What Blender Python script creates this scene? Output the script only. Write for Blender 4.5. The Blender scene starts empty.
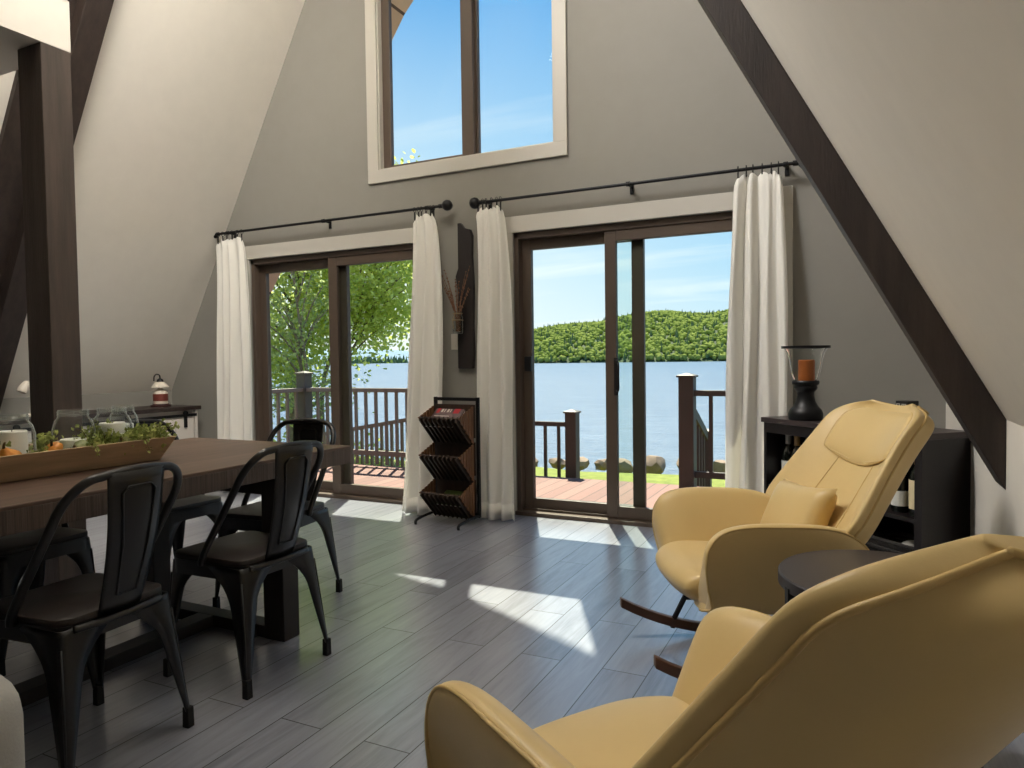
import bpy, bmesh, math, random
from mathutils import Vector, Matrix, Euler
scene = bpy.context.scene
C = scene.collection
PI = math.pi
rnd = random.Random(7)

# ---------------------------------------------------------------- camera, sky, sun, exposure
cam_d = bpy.data.cameras.new('camera')
cam = bpy.data.objects.new('camera', cam_d); C.objects.link(cam); scene.camera = cam
CAMZ = 1.14
R_ = Vector((0.9003033, 0.43506028, -0.01328598)); U_ = Vector((-0.00248755, 0.03566641, 0.99936066))
F_ = Vector((-0.43525599, 0.89969465, -0.03319282))
m = Matrix.Identity(4)
for i in range(3):
    m[i][0] = R_[i]; m[i][1] = U_[i]; m[i][2] = -F_[i]
m[2][3] = CAMZ
cam.matrix_world = m
cam_d.sensor_width = 36; cam_d.lens = 701.7 / 1024 * 36; cam_d.clip_start = 0.02; cam_d.clip_end = 9000

scene.view_settings.view_transform = 'Standard'; scene.view_settings.look = 'None'
scene.view_settings.gamma = 1; scene.view_settings.use_curve_mapping = False
scene.view_settings.exposure = 0.5
scene.cycles.use_denoising = True
scene.cycles.max_bounces = 10; scene.cycles.diffuse_bounces = 6; scene.cycles.glossy_bounces = 4
scene.cycles.transparent_max_bounces = 24; scene.cycles.transmission_bounces = 8
scene.cycles.sample_clamp_indirect = 6.0; scene.cycles.caustics_reflective = False; scene.cycles.caustics_refractive = False

def lin(c):
    out = []
    for v in c[:3]:
        v /= 255.0
        out.append(v / 12.92 if v <= 0.04045 else ((v + 0.055) / 1.055) ** 2.4)
    return (*out, 1.0)

SKY_STRENGTH = 0.93
world = bpy.data.worlds.new('sky'); scene.world = world; world.use_nodes = True
nt = world.node_tree; nt.nodes.clear()
def N(nt, t, **kw):
    n = nt.nodes.new(t)
    for k, v in kw.items():
        if hasattr(n, k): setattr(n, k, v)
        else: n.inputs[k].default_value = v
    return n
def ramp(nt, stops, interp='LINEAR'):
    r = nt.nodes.new('ShaderNodeValToRGB'); r.color_ramp.interpolation = interp
    els = r.color_ramp.elements
    while len(els) < len(stops): els.new(0.5)
    for e, (p, c) in zip(els, stops):
        e.position = p; e.color = c
    return r
def build_sky():
    L = nt.links.new
    tc = N(nt, 'ShaderNodeTexCoord'); sep = N(nt, 'ShaderNodeSeparateXYZ'); L(tc.outputs['Generated'], sep.inputs[0])
    base = ramp(nt, [(0.0, lin((205, 220, 232))), (0.5, lin((216, 231, 240))), (0.565, lin((180, 213, 238))), (0.64, lin((140, 191, 233))), (0.74, lin((108, 167, 224))), (1.0, lin((88, 140, 205)))])
    mr = N(nt, 'ShaderNodeMapRange'); mr.inputs['From Min'].default_value = -1; mr.inputs['From Max'].default_value = 1
    L(sep.outputs['Z'], mr.inputs['Value']); L(mr.outputs[0], base.inputs[0])
    # clouds on a plane high above: direction divided by its height
    ad = N(nt, 'ShaderNodeMath', operation='ADD'); ad.inputs[1].default_value = 0.10; L(sep.outputs['Z'], ad.inputs[0])
    mx = N(nt, 'ShaderNodeMath', operation='MAXIMUM'); mx.inputs[1].default_value = 0.05; L(ad.outputs[0], mx.inputs[0])
    dv = N(nt, 'ShaderNodeVectorMath', operation='DIVIDE'); L(tc.outputs['Generated'], dv.inputs[0])
    cmb = N(nt, 'ShaderNodeCombineXYZ')
    for k in range(3): L(mx.outputs[0], cmb.inputs[k])
    L(cmb.outputs[0], dv.inputs[1])
    mp = N(nt, 'ShaderNodeMapping'); mp.inputs['Scale'].default_value = (0.55, 1.5, 1); mp.inputs['Location'].default_value = (0.7, 0.35, 0); L(dv.outputs[0], mp.inputs[0])
    nz = N(nt, 'ShaderNodeTexNoise'); nz.inputs['Scale'].default_value = 1.0; nz.inputs['Detail'].default_value = 7; nz.inputs['Roughness'].default_value = 0.55; nz.inputs['Distortion'].default_value = 0.6
    L(mp.outputs[0], nz.inputs['Vector'])
    cr = ramp(nt, [(0.46, (0, 0, 0, 1)), (0.72, (1, 1, 1, 1))]); L(nz.outputs['Fac'], cr.inputs[0])
    fade = ramp(nt, [(0.5, (0.75, 0.75, 0.75, 1)), (0.60, (0.75, 0.75, 0.75, 1)), (0.75, (0.12, 0.12, 0.12, 1))]); L(mr.outputs[0], fade.inputs[0])
    ml = N(nt, 'ShaderNodeMath', operation='MULTIPLY'); L(cr.outputs[0], ml.inputs[0]); L(fade.outputs[0], ml.inputs[1])
    mix = N(nt, 'ShaderNodeMix', data_type='RGBA'); L(ml.outputs[0], mix.inputs[0]); L(base.outputs[0], mix.inputs[6]); mix.inputs[7].default_value = lin((238, 243, 246))
    # thin white haze low in the west, on the sunny side
    hx = N(nt, 'ShaderNodeMapRange'); hx.inputs['From Min'].default_value = -0.15; hx.inputs['From Max'].default_value = -0.62; L(sep.outputs['X'], hx.inputs['Value'])
    hz = N(nt, 'ShaderNodeMapRange'); hz.inputs['From Min'].default_value = 0.45; hz.inputs['From Max'].default_value = 0.02; L(sep.outputs['Z'], hz.inputs['Value'])
    hm = N(nt, 'ShaderNodeMath', operation='MULTIPLY'); L(hx.outputs[0], hm.inputs[0]); L(hz.outputs[0], hm.inputs[1])
    mix2 = N(nt, 'ShaderNodeMix', data_type='RGBA'); L(hm.outputs[0], mix2.inputs[0]); L(mix.outputs[2], mix2.inputs[6]); mix2.inputs[7].default_value = lin((244, 246, 244))
    bg = N(nt, 'ShaderNodeBackground'); bg.inputs['Strength'].default_value = SKY_STRENGTH; L(mix2.outputs[2], bg.inputs[0])
    out = N(nt, 'ShaderNodeOutputWorld'); L(bg.outputs[0], out.inputs[0])
build_sky()

def lamp(name, kind, loc, direction, energy, color, **kw):
    d = bpy.data.lights.new(name, kind); d.energy = energy; d.color = color
    for k, v in kw.items(): setattr(d, k, v)
    o = bpy.data.objects.new(name, d); C.objects.link(o); o.location = loc
    o.rotation_euler = Vector(direction).to_track_quat('-Z', 'Y').to_euler()
    return o
SUN = Vector((0.48, -1.0, -1.73))
lamp('sun', 'SUN', (-5, 12, 20), SUN, 10.5, (1.0, 0.89, 0.72), angle=0.009)
# added fill: a pair of unseen wide area lights brightening the two slopes
lamp('slope_fill_left', 'AREA', (-2.9, 2.0, 5.6), (-0.9, 0.2, -0.55), 105, (1.0, 0.95, 0.87), shape='RECTANGLE', size=0.8, size_y=2.4, spread=2.2)
lamp('slope_fill_right', 'AREA', (-2.55, 2.0, 5.6), (0.9, 0.25, -0.3), 140, (1.0, 0.98, 0.96), shape='RECTANGLE', size=0.8, size_y=2.4, spread=2.2)

# ---------------------------------------------------------------- materials
def mat(name, col, rough=0.6, metal=0.0, var=0.0, scale=8.0, bump=0.0, bscale=40.0, stretch=(1, 1, 1), spec=0.5, coat=0.0, sheen=0.0, col2=None):
    M = bpy.data.materials.new(name); M.use_nodes = True
    t = M.node_tree; b = t.nodes['Principled BSDF']
    b.inputs['Roughness'].default_value = rough; b.inputs['Metallic'].default_value = metal
    b.inputs['Specular IOR Level'].default_value = spec
    b.inputs['Coat Weight'].default_value = coat; b.inputs['Sheen Weight'].default_value = sheen
    c = lin(col); b.inputs['Base Color'].default_value = c
    if var or bump or col2:
        tc = N(t, 'ShaderNodeTexCoord'); mp = N(t, 'ShaderNodeMapping'); mp.inputs['Scale'].default_value = stretch
        t.links.new(tc.outputs['Object'], mp.inputs[0])
        if var or col2:
            nz = N(t, 'ShaderNodeTexNoise'); nz.inputs['Scale'].default_value = scale; nz.inputs['Detail'].default_value = 5; nz.inputs['Roughness'].default_value = 0.6
            t.links.new(mp.outputs[0], nz.inputs['Vector'])
            hi = lin(col2) if col2 else tuple(min(1, x * (1 + var)) for x in c[:3]) + (1,)
            lo = c if col2 else tuple(x * (1 - var) for x in c[:3]) + (1,)
            r = ramp(t, [(0.3, lo), (0.7, hi)]); t.links.new(nz.outputs['Fac'], r.inputs[0]); t.links.new(r.outputs[0], b.inputs['Base Color'])
        if bump:
            n2 = N(t, 'ShaderNodeTexNoise'); n2.inputs['Scale'].default_value = bscale; n2.inputs['Detail'].default_value = 4
            t.links.new(mp.outputs[0], n2.inputs['Vector'])
            bp = N(t, 'ShaderNodeBump'); bp.inputs['Strength'].default_value = bump; bp.inputs['Distance'].default_value = 0.01
            t.links.new(n2.outputs['Fac'], bp.inputs['Height']); t.links.new(bp.outputs[0], b.inputs['Normal'])
    return M

def glass_mat(name, tint=(245, 250, 248), gloss=0.10):
    M = bpy.data.materials.new(name); M.use_nodes = True; t = M.node_tree; t.nodes.clear()
    tr = N(t, 'ShaderNodeBsdfTransparent'); tr.inputs[0].default_value = lin(tint)
    gl = N(t, 'ShaderNodeBsdfGlossy'); gl.inputs['Roughness'].default_value = 0.02
    fr = N(t, 'ShaderNodeLayerWeight'); fr.inputs['Blend'].default_value = gloss
    mx = N(t, 'ShaderNodeMixShader'); o = N(t, 'ShaderNodeOutputMaterial')
    t.links.new(fr.outputs['Fresnel'], mx.inputs[0]); t.links.new(tr.outputs[0], mx.inputs[1]); t.links.new(gl.outputs[0], mx.inputs[2]); t.links.new(mx.outputs[0], o.inputs[0])
    return M

def jar_mat(name):
    M = glass_mat(name, (249, 251, 250), 0.12); t = M.node_tree
    o = next(n for n in t.nodes if n.type == 'OUTPUT_MATERIAL'); src = o.inputs[0].links[0].from_socket
    lw = N(t, 'ShaderNodeLayerWeight'); lw.inputs['Blend'].default_value = 0.35
    r = ramp(t, [(0.35, (0.03, 0.03, 0.03, 1)), (1.0, (0.6, 0.6, 0.6, 1))]); t.links.new(lw.outputs['Facing'], r.inputs[0])  # whitened rim stands in for the bright refracted edge of the glass
    d = N(t, 'ShaderNodeBsdfTranslucent'); d.inputs[0].default_value = lin((240, 244, 242)); d2 = N(t, 'ShaderNodeBsdfDiffuse'); d2.inputs[0].default_value = lin((240, 244, 242))
    a = N(t, 'ShaderNodeMixShader'); t.links.new(d.outputs[0], a.inputs[1]); t.links.new(d2.outputs[0], a.inputs[2])
    mx = N(t, 'ShaderNodeMixShader'); t.links.new(r.outputs[0], mx.inputs[0]); t.links.new(src, mx.inputs[1]); t.links.new(a.outputs[0], mx.inputs[2]); t.links.new(mx.outputs[0], o.inputs[0])
    return M

def cloth_mat(name, col, trans=0.45):
    M = bpy.data.materials.new(name); M.use_nodes = True; t = M.node_tree; t.nodes.clear()
    d = N(t, 'ShaderNodeBsdfDiffuse'); d.inputs[0].default_value = lin(col)
    tl = N(t, 'ShaderNodeBsdfTranslucent'); tl.inputs[0].default_value = lin(col)
    mx = N(t, 'ShaderNodeMixShader'); mx.inputs[0].default_value = trans; o = N(t, 'ShaderNodeOutputMaterial')
    tc = N(t, 'ShaderNodeTexCoord'); wv = N(t, 'ShaderNodeTexNoise'); wv.inputs['Scale'].default_value = 220
    bp = N(t, 'ShaderNodeBump'); bp.inputs['Strength'].default_value = 0.15; bp.inputs['Distance'].default_value = 0.002
    t.links.new(tc.outputs['Object'], wv.inputs['Vector']); t.links.new(wv.outputs['Fac'], bp.inputs['Height']); t.links.new(bp.outputs[0], d.inputs['Normal'])
    t.links.new(d.outputs[0], mx.inputs[1]); t.links.new(tl.outputs[0], mx.inputs[2]); t.links.new(mx.outputs[0], o.inputs[0])
    return M

def leaf_mat(name, a, b, trans=0.5, scale=1.3):
    M = bpy.data.materials.new(name); M.use_nodes = True; t = M.node_tree; t.nodes.clear()
    tc = N(t, 'ShaderNodeTexCoord'); nz = N(t, 'ShaderNodeTexNoise'); nz.inputs['Scale'].default_value = scale; nz.inputs['Detail'].default_value = 6; nz.inputs['Roughness'].default_value = 0.75
    t.links.new(tc.outputs['Object'], nz.inputs['Vector'])
    r = ramp(t, [(0.35, lin(a)), (0.65, lin(b))]); t.links.new(nz.outputs['Fac'], r.inputs[0])
    d = N(t, 'ShaderNodeBsdfDiffuse'); tl = N(t, 'ShaderNodeBsdfTranslucent')
    t.links.new(r.outputs[0], d.inputs[0]); t.links.new(r.outputs[0], tl.inputs[0])
    mx = N(t, 'ShaderNodeMixShader'); mx.inputs[0].default_value = trans; o = N(t, 'ShaderNodeOutputMaterial')
    t.links.new(d.outputs[0], mx.inputs[1]); t.links.new(tl.outputs[0], mx.inputs[2]); t.links.new(mx.outputs[0], o.inputs[0])
    return M

def plank_mat(name, cols, width, length, rough, gap_col, grain=0.5, along='Y', bump=0.35, spec=0.5, gap=0.004):
    """boards running along one axis: brick texture for the boards, stretched noise for the grain"""
    M = bpy.data.materials.new(name); M.use_nodes = True; t = M.node_tree; b = t.nodes['Principled BSDF']; L = t.links.new
    tc = N(t, 'ShaderNodeTexCoord'); mp = N(t, 'ShaderNodeMapping')
    if along == 'Y': mp.inputs['Rotation'].default_value = (0, 0, PI / 2)
    L(tc.outputs['Object'], mp.inputs[0])
    br = N(t, 'ShaderNodeTexBrick'); br.offset = 0.37; br.offset_frequency = 2
    br.inputs['Scale'].default_value = 1; br.inputs['Brick Width'].default_value = length; br.inputs['Row Height'].default_value = width
    br.inputs['Mortar Size'].default_value = gap / 2; br.inputs['Mortar Smooth'].default_value = 0.2; br.inputs['Bias'].default_value = 0
    br.inputs['Color1'].default_value = (0, 0, 0, 1); br.inputs['Color2'].default_value = (1, 1, 1, 1); br.inputs['Mortar'].default_value = (0.5, 0.5, 0.5, 1)
    L(mp.outputs[0], br.inputs['Vector'])
    m2 = N(t, 'ShaderNodeMapping'); m2.inputs['Scale'].default_value = (1.6, 16, 1); L(mp.outputs[0], m2.inputs[0])
    nz = N(t, 'ShaderNodeTexNoise'); nz.inputs['Scale'].default_value = 1.6; nz.inputs['Detail'].default_value = 8; nz.inputs['Roughness'].default_value = 0.65; nz.inputs['Distortion'].default_value = 0.8
    off = N(t, 'ShaderNodeVectorMath', operation='ADD'); L(m2.outputs[0], off.inputs[0])
    sc = N(t, 'ShaderNodeVectorMath', operation='SCALE'); sc.inputs['Scale'].default_value = 7.0; L(br.outputs['Color'], sc.inputs[0]); L(sc.outputs[0], off.inputs[1])
    L(off.outputs[0], nz.inputs['Vector'])
    mxf = N(t, 'ShaderNodeMix', data_type='FLOAT'); mxf.inputs[0].default_value = grain; L(br.outputs['Color'], mxf.inputs[2]); L(nz.outputs['Fac'], mxf.inputs[3])
    r = ramp(t, [(i / (len(cols) - 1) * 0.6 + 0.2, lin(c)) for i, c in enumerate(cols)]); L(mxf.outputs[0], r.inputs[0])
    mg = N(t, 'ShaderNodeMix', data_type='RGBA'); L(br.outputs['Fac'], mg.inputs[0]); L(r.outputs[0], mg.inputs[6]); mg.inputs[7].default_value = lin(gap_col)
    L(mg.outputs[2], b.inputs['Base Color']); b.inputs['Roughness'].default_value = rough; b.inputs['Specular IOR Level'].default_value = spec
    sb = N(t, 'ShaderNodeMath', operation='SUBTRACT'); L(nz.outputs['Fac'], sb.inputs[0]); L(br.outputs['Fac'], sb.inputs[1])
    bp = N(t, 'ShaderNodeBump'); bp.inputs['Strength'].default_value = bump; bp.inputs['Distance'].default_value = 0.003
    L(sb.outputs[0], bp.inputs['Height']); L(bp.outputs[0], b.inputs['Normal'])
    return M

MT = dict(
    floor=plank_mat('grey_wood_floor', [(104, 106, 114), (140, 143, 154), (160, 163, 174)], 0.165, 1.22, 0.25, (46, 44, 44), 0.80, spec=0.9, bump=0.25, gap=0.004),
    wall=mat('shade_toned_wall_paint', (142, 139, 132), 0.85, var=0.02, bump=0.03, bscale=90),  # the gable's shade is put into this darker paint
    slope=mat('warm_white_slope_paint', (222, 217, 207), 0.8, var=0.02, bump=0.03, bscale=60),
    white=mat('white_trim_paint', (194, 190, 181), 0.5),
    darkwood=mat('stained_beam_shaded', (48, 38, 33), 0.55, var=0.35, scale=3, stretch=(8, 8, 0.8), bump=0.2, bscale=20),
    postwood=mat('grey_brown_post_lit', (70, 59, 51), 0.55, var=0.3, scale=3, stretch=(8, 8, 0.7), bump=0.25, bscale=20),  # beam wood recoloured lighter for the lit post; beam colour holds its shade
    bronze=mat('bronze_frame', (86, 73, 63), 0.45, spec=0.4),
    black=mat('black_metal', (20, 20, 22), 0.42, metal=0.3),
    chairmetal=mat('dark_chair_metal', (19, 18, 18), 0.3, metal=0.2, spec=0.7),
    chairseat=mat('dark_wood_seat', (40, 33, 30), 0.45, var=0.25, scale=4, stretch=(1, 10, 1)),
    rubber=mat('rubber', (12, 12, 12), 0.7),
    glass=glass_mat('window_glass'), jar=jar_mat('jar_glass'),
    curtain=cloth_mat('white_curtain', (248, 246, 240), 0.28),
    table=plank_mat('brown_wood_tabletop', [(66, 50, 42), (98, 76, 63), (118, 95, 80)], 0.13, 2.6, 0.45, (40, 30, 26), 0.75, bump=0.25, gap=0.002),
    tableedge=mat('end_grain_edge', (84, 70, 61), 0.6, var=0.45, scale=3, stretch=(30, 30, 0.6), bump=0.4, bscale=12),
    tableleg=mat('dark_table_leg', (44, 38, 35), 0.6, var=0.2, scale=3),
    leather=mat('yellow_leather', (208, 181, 124), 0.42, var=0.03, scale=5, bump=0.05, bscale=60, spec=0.4, sheen=0.1),
    leatherseam=mat('yellow_leather_seam', (198, 168, 108), 0.5),
    walnut=mat('walnut_rocker', (88, 56, 36), 0.45, var=0.25, scale=3, stretch=(8, 1, 8)),
    sidetop=mat('black_side_table', (52, 47, 48), 0.38, var=0.08),
    cabinet=mat('black_brown_cabinet', (26, 21, 22), 0.35, var=0.15, scale=2, stretch=(1, 1, 9)),
    cabtop=mat('cabinet_top', (58, 48, 48), 0.35),
    bottle=mat('bottle_dark_glass', (12, 16, 12), 0.08, spec=0.8),
    label=mat('cream_bottle_label', (224, 208, 168), 0.6), capsule=mat('gold_capsule', (178, 140, 84), 0.4), labelw=mat('white_bottle_label', (215, 215, 208), 0.6), capw=mat('pale_capsule', (190, 186, 180), 0.45),
    greenb=mat('green_glass', (20, 66, 52), 0.12, spec=0.8),
    wicker=mat('dark_wicker', (30, 26, 24), 0.7, var=0.5, scale=30, bump=0.8, bscale=60),
    candleo=mat('amber_candle', (170, 92, 30), 0.5), candlew=mat('white_candle', (250, 249, 245), 0.5),
    wick=mat('wick', (25, 20, 18), 0.8),
    tray=mat('light_wood_tray', (196, 170, 136), 0.6, var=0.25, scale=2.5, stretch=(9, 1, 9)),
    leaf_g=leaf_mat('garland_leaves', (116, 134, 66), (196, 202, 128), 0.4, 9),
    orange=mat('orange_gourd', (206, 136, 48), 0.5, var=0.25, scale=12), green=mat('green_gourd', (134, 142, 88), 0.5, var=0.25, scale=14), stem=mat('gourd_stem', (96, 78, 44), 0.7),
    side_white=mat('white_sideboard', (214, 208, 200), 0.55), sideline=mat('sideboard_groove', (150, 144, 138), 0.7),
    sidetopw=mat('dark_sideboard_top', (48, 38, 34), 0.45, var=0.2, stretch=(8, 1, 1)),
    red=mat('faded_red_band', (124, 62, 52), 0.5), cream=mat('cream_enamel', (222, 212, 196), 0.4), base_r=mat('dark_red_base', (58, 30, 28), 0.5),
    rackwood=mat('rack_wood_shaded', (54, 38, 28), 0.5, var=0.4, scale=3, stretch=(9, 9, 1)), rackin=mat('brown_rack_slats_lit', (112, 74, 44), 0.55, var=0.3, scale=4, stretch=(9, 9, 1)),  # one rack wood: darker for shaded fronts, browner for lit sides
    mag=mat('magazine_cover', (98, 80, 82), 0.35, var=0.5, scale=22), magred=mat('magazine_red', (176, 34, 48), 0.4), page=mat('paper_pages', (206, 198, 190), 0.7),
    greenbook=mat('green_cover', (88, 108, 52), 0.5),
    plankw=mat('live_edge_plank', (30, 22, 20), 0.6, var=0.35, scale=3, stretch=(6, 6, 0.7), bump=0.3),
    twig=mat('dried_twigs', (112, 78, 56), 0.8, var=0.4, scale=30), bud=mat('twig_buds', (158, 122, 92), 0.8), twine=mat('jute_twine', (150, 130, 100), 0.9),
    sofa=mat('pale_grey_upholstery', (176, 174, 168), 0.9, bump=0.2, bscale=150),
    deck=plank_mat('red_brown_decking', [(108, 70, 62), (121, 81, 72), (132, 92, 82)], 0.14, 4.2, 0.7, (58, 38, 34), 0.5, bump=0.3, gap=0.012),
    railing=mat('grey_brown_railing', (74, 66, 63), 0.6, var=0.1), railgrey=mat('light_grey_railing', (124, 112, 104), 0.6, var=0.1), postcap=mat('post_cap', (88, 79, 74), 0.5),  # second railing tone is a lighter grey brown
    grass=mat('lawn_grass', (92, 104, 26), 0.9, col2=(122, 130, 46), scale=6, bump=0.6, bscale=60),
    rock=mat('pale_boulder', (116, 94, 78), 0.85, col2=(158, 138, 118), scale=3, bump=0.6, bscale=9),
    bark=mat('birch_bark', (120, 108, 96), 0.9, var=0.3, scale=8, bump=0.4), leaf=leaf_mat('maple_leaves', (172, 186, 80), (230, 234, 150), 0.65, 1.6), leaf2=leaf_mat('pale_leaves', (140, 158, 98), (200, 208, 150), 0.65, 1.6),
    forest=leaf_mat('forest_leaves', (136, 152, 80), (186, 194, 112), 0.5, 0.05), conifer=mat('conifer_green', (92, 110, 68), 0.9, var=0.3, scale=0.2),
    hill=mat('forest_floor', (52, 66, 34), 0.95, var=0.3, scale=0.02), mountain=mat('hazy_blue_mountain', (112, 134, 152), 1.0, var=0.08, scale=0.004),  # distance haze is mixed into the mountain's base colour
    soffit=plank_mat('brown_soffit_boards', [(196, 166, 146), (206, 176, 156), (214, 186, 166)], 0.18, 0.6, 0.8, (86, 66, 56), 0.4, bump=0.2, gap=0.015),
    roof=mat('roof_shingle', (80, 74, 70), 0.9, var=0.2, scale=4),
    switch=mat('switch_plastic', (196, 190, 180), 0.4), kitchen=mat('sign_black', (24, 22, 22), 0.5),
)
def water():
    M = bpy.data.materials.new('lake_water'); M.use_nodes = True; t = M.node_tree; b = t.nodes['Principled BSDF']
    b.inputs['Base Color'].default_value = lin((92, 128, 172)); b.inputs['Roughness'].default_value = 0.35; b.inputs['Specular IOR Level'].default_value = 0.16
    tc = N(t, 'ShaderNodeTexCoord'); mp = N(t, 'ShaderNodeMapping'); mp.inputs['Scale'].default_value = (0.5, 1.6, 1)
    nz = N(t, 'ShaderNodeTexNoise'); nz.inputs['Scale'].default_value = 1.0; nz.inputs['Detail'].default_value = 6; nz.inputs['Roughness'].default_value = 0.7
    bp = N(t, 'ShaderNodeBump'); bp.inputs['Strength'].default_value = 0.9; bp.inputs['Distance'].default_value = 0.25
    t.links.new(tc.outputs['Object'], mp.inputs[0]); t.links.new(mp.outputs[0], nz.inputs['Vector']); t.links.new(nz.outputs['Fac'], bp.inputs['Height']); t.links.new(bp.outputs[0], b.inputs['Normal'])
    r = ramp(t, [(0.35, lin((60, 82, 108))), (0.7, lin((88, 110, 136)))]); t.links.new(nz.outputs['Fac'], r.inputs[0]); t.links.new(r.outputs[0], b.inputs['Base Color'])
    return M
MT['water'] = water()
fb = MT['floor'].node_tree.nodes['Principled BSDF']; fb.inputs['Coat Weight'].default_value = 0.7; fb.inputs['Coat Roughness'].default_value = 0.28

# ---------------------------------------------------------------- mesh helpers
class MB:
    def __init__(s): s.v = []; s.f = []
    def add(s, vs, fs):
        o = len(s.v); s.v += [tuple(v) for v in vs]; s.f += [tuple(i + o for i in f) for f in fs]; return s
    def box(s, x0, x1, y0, y1, z0, z1, M=None):
        vs = [Vector((x, y, z)) for z in (z0, z1) for y in (y0, y1) for x in (x0, x1)]
        if M: vs = [M @ v for v in vs]
        return s.add(vs, [(0, 2, 3, 1), (4, 5, 7, 6), (0, 1, 5, 4), (2, 6, 7, 3), (0, 4, 6, 2), (1, 3, 7, 5)])
    def hexa(s, a, b):  # two quads with matching corner order
        return s.add(list(a) + list(b), [(3, 2, 1, 0), (4, 5, 6, 7), (0, 1, 5, 4), (1, 2, 6, 5), (2, 3, 7, 6), (3, 0, 4, 7)])
    def bar(s, p, q, w, h, up=(0, 0, 1)):  # rectangular bar between two points
        p = Vector(p); q = Vector(q); d = (q - p).normalized(); u = Vector(up)
        if abs(d.dot(u)) > 0.98: u = Vector((0, 1, 0))
        sx = d.cross(u).normalized(); sy = sx.cross(d).normalized()
        c = [(-1, -1), (1, -1), (1, 1), (-1, 1)]
        return s.hexa([p + sx * a * w / 2 + sy * b * h / 2 for a, b in c], [q + sx * a * w / 2 + sy * b * h / 2 for a, b in c])
    def tube(s, pts, r, n=8, caps=True, closed=False):
        pts = [Vector(p) for p in pts]; L = len(pts); rs = r if isinstance(r, (list, tuple)) else [r] * L
        rings = []; prev = None
        for i, p in enumerate(pts):
            a = pts[i - 1] if (i > 0 or closed) else p; b = pts[(i + 1) % L] if (i < L - 1 or closed) else p
            d = (b - a).normalized()
            if prev is None:
                u = Vector((0, 0, 1)) if abs(d.z) < 0.9 else Vector((1, 0, 0)); u = (u - d * u.dot(d)).normalized()
            else:
                u = prev - d * prev.dot(d); u = u.normalized() if u.length > 1e-6 else d.orthogonal().normalized()
            prev = u; w = d.cross(u)
            rings.append([p + (u * math.cos(2 * PI * k / n) + w * math.sin(2 * PI * k / n)) * rs[i] for k in range(n)])
        vs = [v for rg in rings for v in rg]; fs = []
        for i in range(L if closed else L - 1):
            j = (i + 1) % L
            for k in range(n): fs.append((i * n + k, i * n + (k + 1) % n, j * n + (k + 1) % n, j * n + k))
        if caps and not closed: fs += [tuple(reversed(range(n))), tuple((L - 1) * n + k for k in range(n))]
        return s.add(vs, fs)
    def lathe(s, prof, n=24, c=(0, 0, 0)):  # profile [(r, z)], closed where r == 0
        vs = []; idx = []
        for r, z in prof:
            if r < 1e-6: idx.append([len(vs)] * n); vs.append((c[0], c[1], c[2] + z))
            else:
                idx.append([len(vs) + k for k in range(n)])
                vs += [(c[0] + r * math.cos(2 * PI * k / n), c[1] + r * math.sin(2 * PI * k / n), c[2] + z) for k in range(n)]
        fs = []
        for a, b in zip(idx, idx[1:]):
            for k in range(n):
                q = [a[k], a[(k + 1) % n], b[(k + 1) % n], b[k]]; q2 = []
                for i in q:
                    if i not in q2: q2.append(i)
                if len(q2) > 2: fs.append(tuple(q2))
        return s.add(vs, fs)
    def prism(s, poly, a, b, axis='Z'):  # polygon extruded along an axis
        n = len(poly); mk = {'Z': lambda p, t: (p[0], p[1], t), 'Y': lambda p, t: (p[0], t, p[1]), 'X': lambda p, t: (t, p[0], p[1])}[axis]
        vs = [mk(p, a) for p in poly] + [mk(p, b) for p in poly]
        return s.add(vs, [tuple(reversed(range(n))), tuple(range(n, 2 * n))] + [(i, (i + 1) % n, n + (i + 1) % n, n + i) for i in range(n)])
    def grid(s, rows, closed_u=False, closed_v=False):
        nv = len(rows); nu = len(rows[0]); vs = [p for r in rows for p in r]; fs = []
        for j in range(nv if closed_v else nv - 1):
            for i in range(nu if closed_u else nu - 1):
                a = j * nu + i; b = j * nu + (i + 1) % nu; c = ((j + 1) % nv) * nu + (i + 1) % nu; d = ((j + 1) % nv) * nu + i
                fs.append((a, b, c, d))
        return s.add(vs, fs)
    def blob(s, c, r, sub=2, jit=0.0, sq=(1, 1, 1), rg=rnd):
        bm = bmesh.new(); bmesh.ops.create_icosphere(bm, subdivisions=sub, radius=1)
        vs = []
        for v in bm.verts:
            k = 1 + rg.uniform(-jit, jit); vs.append((c[0] + v.co.x * r * sq[0] * k, c[1] + v.co.y * r * sq[1] * k, c[2] + v.co.z * r * sq[2] * k))
        bm.verts.index_update(); fs = [tuple(v.index for v in f.verts) for f in bm.faces]; bm.free()
        return s.add(vs, fs)
    def build(s, name, m, parent=None, smooth=False, bevel=0, sub=0, solid=0, recalc=True, angle=None, mats=None, midx=None):
        me = bpy.data.meshes.new(name); me.from_pydata([tuple(v) for v in s.v], [], s.f)
        if recalc or bevel:
            bm = bmesh.new(); bm.from_mesh(me)
            if recalc: bmesh.ops.recalc_face_normals(bm, faces=bm.faces)
            if bevel:
                bmesh.ops.bevel(bm, geom=[e for e in bm.edges if e.is_manifold and e.calc_face_angle(0) > 0.5], offset=bevel, segments=2, profile=0.5, affect='EDGES', clamp_overlap=True)
            bm.to_mesh(me); bm.free()
        o = bpy.data.objects.new(name, me); C.objects.link(o); me.materials.append(MT[m] if isinstance(m, str) else m)
        if mats:
            for k in mats: me.materials.append(MT[k])
            for p, i in zip(me.polygons, midx): p.material_index = i
        if smooth:
            me.shade_smooth() if angle is None else (me.shade_smooth(), me.set_sharp_from_angle(angle=angle))
        if solid:
            q = o.modifiers.new('thickness', 'SOLIDIFY'); q.thickness = solid; q.offset = 0
        if sub:
            q = o.modifiers.new('smoothing', 'SUBSURF'); q.levels = sub; q.render_levels = sub
        if parent: o.parent = parent
        return o
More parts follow.
